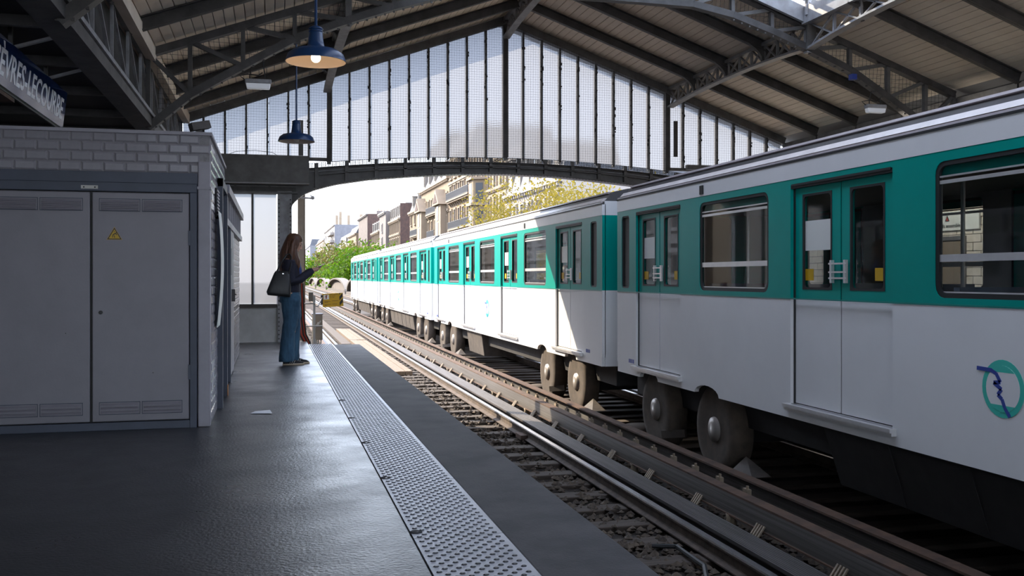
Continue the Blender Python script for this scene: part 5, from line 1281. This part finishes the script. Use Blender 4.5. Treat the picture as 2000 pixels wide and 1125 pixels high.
for i in range(len(secs) - 1):
    for k in range(n): fs.append((i * n + k, i * n + (k + 1) % n, (i + 1) * n + (k + 1) % n, (i + 1) * n + k))
q.add(vs_, fs); q.build('bag_body', 'leather', bgx)
for dy_ in (-.028, .022):
    q = MB(); q.tube([(PX - .20, PY - .255 + dy_, 1.17), (PX - .175, PY - .25 + dy_ * .8, 1.24), (PX - .12, PY - .225 + dy_ * .6, 1.34), (PX - .07, PY - .185 + dy_ * .4, 1.412), (PX - .035, PY - .16, 1.425), (PX - .01, PY - .19 + dy_ * .4, 1.38), (PX - .02, PY - .235 + dy_ * .7, 1.27), (PX - .045, PY - .255 + dy_, 1.17)], .010, 8); q.build('bag_strap', 'leather', bgx)
q = MB(); q.box(PX - .125, PX - .105, PY - .300, PY - .292, 1.165, 1.178); q.build('clasp', 'silver', bgx)

# ================================================================== VIADUCT PARAPET, TREES, STREET FRONT
# low bowstring parapet arches on the right of the viaduct
va = [(92, 112, 1.05), (114, 151, 1.02), (155, 190, 1.00), (196, 228, 0.98)]
for i, (ya, yb_, zt) in enumerate(va):
    lab = ('nearest stone parapet arch showing beside the head of the train', 'second stone parapet arch of the viaduct, counted from the train', 'third stone parapet arch of the viaduct, counted from the train', 'farthest stone parapet arch, just right of the phone')[i]
    t = thing('parapet_arch', (8.4, (ya + yb_) / 2, -1.2), lab, 'arch')
    n = 18; outer = []; inner = []
    for k in range(n + 1):
        a = math.pi * k / n; c = (ya + yb_) / 2; hw = (yb_ - ya) / 2
        outer.append((c + hw * math.cos(a), -.55 + (zt + .55) * math.sin(a))); inner.append((c + hw * .90 * math.cos(a), -.55 + (zt + .35) * math.sin(a)))
    q = MB()
    for k in range(n):
        q.prism([outer[k], outer[k + 1], inner[k + 1], inner[k]], 'x', 8.1, 9.1)
    q.build('arch_ring', 'concrete', t)
    q = MB(); q.prism(inner, 'x', 8.55, 8.75); q.build('infill', 'lime3', t)
    q = MB(); q.box(8.1, 8.7, ya, yb_, -1.3, -.5); q.build('parapet_base', 'concrete', t)
q = MB(); q.box(8.3, 8.6, 18, 92, -1.3, -.35); tag(q.build('parapet_wall', 'concrete'), 'long concrete viaduct parapet running behind the train', 'parapet')
for i, (x, z) in enumerate(((7.35, -1.0), (7.6, -.9), (7.85, -.82))):
    q = MB(); q.tube([(x, 60, z), (x, 230, z)], .06, 6); tag(q.build('cable_duct', ('concrete', 'board', 'concrete')[i]), ('lowest pale cable duct beyond the far track', 'middle tan cable duct beyond the far track', 'topmost pale cable duct along the parapet foot')[i], 'duct')
q = MB(); q.box(-0.5, -0.35, 19, 230, -1.4, 0.2); tag(q.build('parapet_wall', 'concrete'), 'left viaduct parapet hidden behind the platform-end column', 'parapet')

def tree(x, y, z0, h, rx, rz, n, m, label, group='street trees along the viaduct', leaf=.16, branches=9, seed=1, sparse=False):
    rr = random.Random(seed)
    t = thing('street_tree', (x, y, z0), label, 'tree', group)
    q = MB(); q.tube([(x, y, z0), (x + .1, y, z0 + h * .3), (x - .05, y + .1, z0 + h * .62)], [.22, .17, .10], 8); q.build('trunk', 'bark', t)
    cz = z0 + h - rz
    tips = []
    for k in range(branches):
        a = k * 2.4; f = .3 + .5 * (k / branches); b0 = Vector((x, y, z0 + h * (.30 + .3 * k / branches)))
        b2 = Vector((x + rx * .75 * math.cos(a), y + rx * .75 * math.sin(a), cz + rz * rr.uniform(-.4, .75))); b1 = b0.lerp(b2, .5) + Vector((0, 0, .4))
        q = MB(); q.tube([b0, b1, b2], [.07, .045, .015], 5)
        for j in range(5):
            c_ = b1.lerp(b2, rr.random()); e_ = c_ + Vector((rr.uniform(-1, 1), rr.uniform(-1, 1), rr.uniform(-.2, 1))) * rx * .4; q.tube([c_, e_], [.02, .008], 4); tips.append(e_)
        q.build('branch', 'bark', t)
    q = MB()
    clumps = [(Vector((x, y, cz)) + Vector((math.cos(a) * rx * r_, math.sin(a) * rx * r_, b_ * rz))) for a, r_, b_ in [(rr.uniform(0, 6.28), rr.uniform(.25, .92), rr.uniform(-.75, .9)) for _ in range(46)]] + tips
    for i in range(n):
        c_ = rr.choice(clumps); sp = rx * (.14 if sparse else .24)
        p = c_ + Vector((rr.gauss(0, sp), rr.gauss(0, sp), rr.gauss(0, sp * .8)))
        a = Vector((rr.uniform(-1, 1), rr.uniform(-1, 1), rr.uniform(-1, 1))).normalized(); b_ = a.orthogonal().normalized(); b_ = (b_ * math.cos(i) + a.cross(b_) * math.sin(i)); l = leaf * rr.uniform(.6, 1.3)
        mid = a.cross(b_) * l * .18
        q.add([p - a * l, p + b_ * l * .6 + mid, p + a * l, p - b_ * l * .6 + mid], [(0, 1, 2), (0, 2, 3)])
    q.build('foliage', m, t)['kind'] = 'stuff'
# sparse yellow trees before the facades
tree(17.0, 52, -7.2, 14.2, 4.2, 4.6, 7000, 'leaf_y', 'budding yellow tree nearest the station, rising right above the second car', sparse=True, leaf=.10, seed=3)
tree(17.0, 62, -7.2, 14.8, 4.6, 5.0, 7000, 'leaf_y', 'budding yellow tree next behind the nearest yellow one', sparse=True, leaf=.11, seed=4)
tree(17.0, 73, -7.2, 14.6, 4.4, 4.8, 5200, 'leaf_y', 'budding yellow tree thinning out over the white facade', sparse=True, leaf=.11, seed=5)
# full green trees far down the line
tree(14.4, 147, -7.2, 12.55, 5.0, 5.7, 6500, 'leaf_g', 'bright green tree just left of the head of the train', leaf=.30, seed=6)
tree(14.6, 172, -7.2, 10.95, 5.4, 5.2, 6000, 'leaf_g', 'lower bright green tree between train and phone', leaf=.32, seed=7)
tree(14.2, 205, -7.2, 10.15, 5.0, 4.8, 5500, 'leaf_g', 'farther bright green tree above the parapet arches', leaf=.36, seed=8)
tree(16.5, 226, -7.2, 15.6, 6.6, 6.5, 5000, 'leaf_o', 'olive yellow tree behind the bright green ones', leaf=.36, seed=9, sparse=True)
tree(17.5, 255, -7.2, 16.5, 7.0, 7.0, 4500, 'leaf_o', 'farther olive tree at the foot of the old slate-roofed house', leaf=.42, seed=10, sparse=True)
tree(15.0, 300, -7.2, 13.0, 8.0, 6.0, 4000, 'leaf_g', 'farthest green tree down the boulevard', leaf=.5, seed=11)

WPROTO = {}
def win_proto(wd, ht, frame, deep):
    key = (wd, ht, frame, deep)
    if key not in WPROTO:
        f = MB(); f.ring(-wd / 2 - .16, wd / 2 + .16, -ht / 2 - .16, ht / 2 + .22, -wd / 2, wd / 2, -ht / 2, ht / 2, .03, -deep, 0.0, seg=1)
        f.box(-deep - .10, 0, -wd / 2 - .22, wd / 2 + .22, -ht / 2 - .26, -ht / 2 - .14)
        p = MB(); p.m = 0; p.box(-.05, 0, -wd / 2, wd / 2, -ht / 2, ht / 2); p.m = 1; p.box(-.08, -.05, -.03, .03, -ht / 2, ht / 2); p.box(-.08, -.05, -wd / 2, wd / 2, ht * .18, ht * .18 + .05); p.box(-.08, -.05, -wd / 2, -wd * .3, -ht / 2, ht / 2)
        def me(b_, n_, ms):
            o = b_.build(n_, ms); m_ = o.data; bpy.data.objects.remove(o); return m_
        WPROTO[key] = (me(f, 'window', frame), me(p, 'pane', ['winglass', 'winframe']))
    return WPROTO[key]
def add_window(t, x, y, z, wd, ht, frame='lime2', deep=.18):
    f, p = win_proto(wd, ht, frame, deep)
    o = bpy.data.objects.new('window', f); COL.objects.link(o); setpar(o, t); o.location = (x, y, z)
    c = bpy.data.objects.new('pane', p); COL.objects.link(c); c.parent = o; return o
def balcony(t, x, ya, yb_, z, out_=.75, h=.95):
    q = MB(); q.box(x - out_, x, ya, yb_, z - .22, z); q.box(x - out_ * .8, x, ya + .1, yb_ - .1, z - .42, z - .22)
    k = ya + .3
    while k < yb_ - .2: q.prism([(x, z - .95), (x - out_ * .55, z - .45), (x - out_ * .55, z - .3), (x, z - .3)], 'y', k, k + .22); k += 1.35
    b_ = q.build('balcony_slab', 'lime2', t)
    r_ = MB(); r_.box(x - out_ + .02, x - out_ + .08, ya, yb_, z + h - .06, z + h); r_.box(x - out_ + .03, x - out_ + .07, ya, yb_, z + .08, z + .12); r_.box(x - out_, x, ya, ya + .06, z + h - .06, z + h); r_.box(x - out_, x, yb_ - .06, yb_, z + h - .06, z + h)
    k = ya
    while k < yb_: r_.box(x - out_ + .035, x - out_ + .065, k, k + .05, z, z + h); k += .17
    k = 0
    while k < out_: r_.box(x - out_ + k, x - out_ + k + .04, ya, ya + .04, z, z + h); k += .17
    r_.build('balcony_railing', 'ironwork', b_)
def building(label, X0, ya, yb_, ztop, wall, bays, floors, roof=None, mh=0, frame='lime2', wd=1.15, ht=2.0, balc=(), bands=(), depth=12, endmat=None, endx=None, chim=(), dormers=0, name='apartment_house'):
    t = thing(name, (X0 + depth / 2, (ya + yb_) / 2, -7.2), label, 'building')
    box1('wall', wall, (X0, X0 + depth, ya, yb_, -7.2, ztop), t)
    if endmat: box1('end_wall', endmat, (X0 + .02, X0 + (endx or depth), ya - .12, ya, -7.2, ztop + mh * .96), t)
    step = (yb_ - ya) / bays
    for z in floors:
        for k in range(bays): add_window(t, X0, ya + step * (k + .5), z, wd, ht, frame)
    for z in bands:
        q = MB(); q.box(X0 - .28, X0, ya, yb_, z - .18, z + .12); q.box(X0 - .16, X0, ya, yb_, z - .34, z - .18)
        b_ = q.build('cornice', frame, t)
    q = MB(); q.box(X0 - .45, X0 + .1, ya - .05, yb_ + .05, ztop - .3, ztop + .05); k = ya + .3
    while k < yb_ - .2: q.box(X0 - .38, X0, k, k + .25, ztop - .6, ztop - .3); k += .85
    q.build('eaves_cornice', frame, t)
    if roof:
        q = MB(); q.prism([(X0 - .05, ztop), (X0 + 1.1, ztop + mh), (X0 + depth - 1.1, ztop + mh), (X0 + depth, ztop)], 'y', ya + .02, yb_ - .02); q.build('mansard_roof', roof, t)
        for k in range(dormers):
            y = ya + (yb_ - ya) * (k + .5) / dormers; zc = ztop + mh * .48
            q = MB(); q.box(X0 + .05, X0 + 1.2, y - .75, y + .75, ztop + .1, zc + .95); q.prism([(y - .9, zc + .95), (y + .9, zc + .95), (y, zc + 1.25)], 'x', X0 - .08, X0 + 1.2); d_ = q.build('dormer', 'winframe', t)
            f, p = win_proto(1.0, 1.5, frame, .06); c = bpy.data.objects.new('dormer_pane', p); COL.objects.link(c); setpar(c, d_); c.location = (X0 + .04, y, zc + .05)
    for (y, h, m) in chim:
        q = MB(); q.box(X0 + 3, X0 + 6.5, y - .5, y + .5, ztop + mh * .5, ztop + mh + h); ch = q.build('chimney_stack', m, t)
        q = MB()
        for k in range(4): q.lathe([(.16, 0), (.13, .6)], (X0 + 3.5 + .8 * k, y, ztop + mh + h), n=8)
        q.build('chimney_pots', 'pot', ch)
    for (y0_, y1_, z) in balc: balcony(t, X0, y0_, y1_, z)
    if X0 < 0: t.rotation_euler = (0, 0, math.pi)      # left side of the street: facade turned to the tracks
    return t
FL = lambda z0, n, d=3.15: [z0 + d * k for k in range(n)]
building('white apartment house with dark slate mansard, partly hidden by the yellow trees', 24, 80, 100.6, 9.6, 'render', 7, FL(2.0, 3, 2.7), 'slate', 5.5, 'render', 1.1, 1.7, bands=(6.2,), dormers=6)
b2b = building('plain cream apartment house with a projecting window bay, beside the white one', 24, 100.7, 116, 17.5, 'lime2', 5, FL(2.2, 5, 3.3), 'zinc', 3, 'lime2', 1.2, 2.3, bands=(7.6, 10.9, 14.2), balc=((101, 116, 6.6),))
# projecting oriel of the plain cream house
q = MB(); q.prism([(24, 110.0), (22.6, 110.8), (22.6, 113.4), (24, 114.2)], 'z', 7.8, 12.6) if False else q.add([(24, 109.8, 3), (22.5, 110.7, 3), (22.5, 113.3, 3), (24, 114.2, 3), (24, 109.8, 12.6), (22.5, 110.7, 12.6), (22.5, 113.3, 12.6), (24, 114.2, 12.6)], [(0, 1, 5, 4), (1, 2, 6, 5), (2, 3, 7, 6), (4, 5, 6, 7), (0, 3, 2, 1)])
orl = q.build('oriel', 'lime1', b2b)
for z in (6.1, 9.4, 12.4):
    q = MB(); q.add([(24, 109.5, z), (22.2, 110.5, z), (22.2, 113.5, z), (24, 114.5, z), (24, 109.5, z + .3), (22.2, 110.5, z + .3), (22.2, 113.5, z + .3), (24, 114.5, z + .3)], [(0, 1, 5, 4), (1, 2, 6, 5), (2, 3, 7, 6), (4, 5, 6, 7), (0, 3, 2, 1)]); q.build('oriel_cornice', 'lime2', orl)
for z in (7.8, 10.9):
    q = MB(); q.box(22.46, 22.5, 111.3, 112.7, z - 1.1, z + 1.1); q.build('oriel_window', 'winglass', orl)
    q = MB(); q.add([(23.5, 110.08, z - 1.1), (22.75, 110.53, z - 1.1), (22.75, 110.53, z + 1.1), (23.5, 110.08, z + 1.1), (23.5, 110.03, z - 1.1), (22.75, 110.48, z - 1.1), (22.75, 110.48, z + 1.1), (23.5, 110.03, z + 1.1)], [(0, 1, 2, 3), (7, 6, 5, 4), (0, 3, 7, 4), (1, 5, 6, 2), (3, 2, 6, 7), (0, 4, 5, 1)]); q.build('oriel_window', 'winglass', orl)
building('ornate cream apartment house with two long iron balconies', 24, 116.2, 134.5, 18.2, 'lime1', 6, FL(2.4, 5, 3.35), 'slate', 4, 'lime2', 1.2, 2.25, bands=(4.2, 7.4, 14.0), balc=((117, 132, 7.6), (118, 133.5, 11.6)), chim=((134, 2, 'lime3'),))
b4 = building('ornate cream apartment house with two pedimented bays', 24, 134.7, 161, 15.2, 'lime1', 8, FL(2.0, 4, 3.3), 'slate', 2.8, 'lime2', 1.15, 2.2, bands=(4.0, 7.2, 10.6), balc=((142, 152, 10.8), (144, 151, 7.2)), chim=((160, 1.6, 'lime3'), (150, 1.6, 'lime3')), dormers=5)
for yc, zp in ((138.6, 13.2), (157.0, 13.3)):
    q = MB(); q.box(23.0, 24, yc - 2.4, yc + 2.4, -7.2, zp - 1.8); pb_ = q.build('projecting_bay', 'lime2', b4)
    q = MB(); q.prism([(yc - 2.9, zp - 1.8), (yc + 2.9, zp - 1.8), (yc, zp + .5)], 'x', 22.6, 24.2); q.build('pediment', 'lime2', pb_)
    q = MB(); q.prism([(yc - 1.7, zp - 1.5), (yc + 1.7, zp - 1.5), (yc, zp - .2)], 'x', 22.55, 22.6); q.build('pediment_field', 'brickwall', pb_)
    for z in (4.6, 7.9, 10.2): q = MB(); q.box(22.94, 23.0, yc - .6, yc + .6, z - 1.0, z + 1.0); q.build('bay_window', 'winglass', pb_)
building('narrow cream house with slate attic and a top balcony', 24, 161.2, 175, 12.6, 'lime1', 3, FL(2.0, 4, 3.1), 'slate', 3.6, 'lime2', 1.1, 2.0, bands=(7.0,), balc=((161.5, 170, 8.2),), chim=((173, 2.4, 'lime3'), (163, 2, 'zinc')), dormers=2)
building('cream house with grey mansard and a brown brick end wall', 24, 189, 206, 12.6, 'lime1', 6, FL(4.4, 3, 3.3), 'slate', 3.0, 'lime2', 1.2, 2.2, bands=(9.6,), endmat='brickwall', dormers=6, chim=((186, 1.2, 'lime3'),))
building('tall narrow grey concrete block between two mansard roofs', 23.2, 206.5, 219, 15.0, 'lime3', 1, FL(3.0, 4, 2.9), None, 0, 'render', 1.1, 1.6, endmat='lime3')
building('small cream house with slate dormers left of the concrete block', 24, 226, 244, 11.8, 'lime2', 5, FL(4.2, 3, 3.0), 'slate', 2.4, 'lime2', 1.2, 2.0, bands=(8.8,), dormers=4)
building('house with a tall blank brown brick gable and rubble edge', 24, 256, 283, 17.6, 'brickstone', 3, FL(3.0, 3, 3.6), None, 0, 'lime3', 1.1, 1.8, endmat='brickwall', chim=((262, 1.2, 'lime3'),))
building('old cream house with balconies left of the brick gable', 23.4, 284, 312, 13.8, 'lime1', 4, FL(3.4, 3, 3.3), 'slate', 2.4, 'lime2', 1.2, 2.1, balc=((285, 300, 8.0),))
building('old white house with pale slate roof and one big dormer', 24, 318, 372, 11.2, 'render', 4, FL(4.0, 2, 3.4), 'zinc', 4.6, 'render', 1.6, 2.2, dormers=2, chim=((345, 1.5, 'brickwall'),))
md_ = building('tall modern white block with a blank side wall and roof chimneys', 24, 394, 470, 22.0, 'render', 3, FL(4.0, 6, 3.0), None, 0, 'render', 2.2, 1.6, endmat='zinc', depth=15, name='apartment_block')
for k in range(6): q = MB(); q.box(22.4, 24, 396, 420, 3.0 + 3 * k, 4.0 + 3 * k); q.build('balcony', 'render', md_)
for (x, h) in ((24.8, 4.0), (26.2, 5.5), (29.5, 4.2), (34.5, 4.6)): q = MB(); q.box(x, x + 1.1, 400, 402, 22, 22 + h); q.build('chimney', 'lime2', md_)
building('distant cream block left of the modern white one', 24, 480, 560, 19.0, 'lime2', 6, FL(4, 5, 3.1), 'slate', 2.5, 'lime2', 1.6, 2.0)
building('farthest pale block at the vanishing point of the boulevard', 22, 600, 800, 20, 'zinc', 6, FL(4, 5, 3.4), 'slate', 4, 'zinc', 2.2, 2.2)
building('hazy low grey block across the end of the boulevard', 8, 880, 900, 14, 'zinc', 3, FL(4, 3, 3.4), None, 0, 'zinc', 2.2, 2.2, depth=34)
tag(box1('floor.005', 'asphalt', (-120, 160, 520, 1200, -7.6, -7.4)), kind='structure')

building('cream house on the left side of the boulevard nearest the station', -30, 26, 60, 12.0, 'lime1', 8, FL(-4, 5, 3.2), 'slate', 2.4, 'lime2', 1.2, 2.1, bands=(0.0, 6.4))
building('pale house on the left side of the boulevard, second from the station', -30, 60.5, 110, 13.0, 'render', 10, FL(-4, 5, 3.2), 'slate', 2.4, 'render', 1.3, 2.1, bands=(3.0,))
building('long cream house on the left side of the boulevard, farther along', -30, 110.5, 190, 12.5, 'lime2', 14, FL(-4, 5, 3.2), 'slate', 2.6, 'lime2', 1.3, 2.1, bands=(3.0, 9.0))
building('grey white house on the left side of the boulevard, fourth from the station', -30, 191, 300, 13.5, 'render', 14, FL(-4, 5, 3.2), 'slate', 2.6, 'render', 1.3, 2.1, bands=(5.0,))
building('last cream house of the row on the left side of the boulevard', -30, 301, 440, 12.5, 'lime1', 14, FL(-4, 5, 3.2), 'slate', 2.6, 'lime2', 1.3, 2.1, bands=(3.0,))
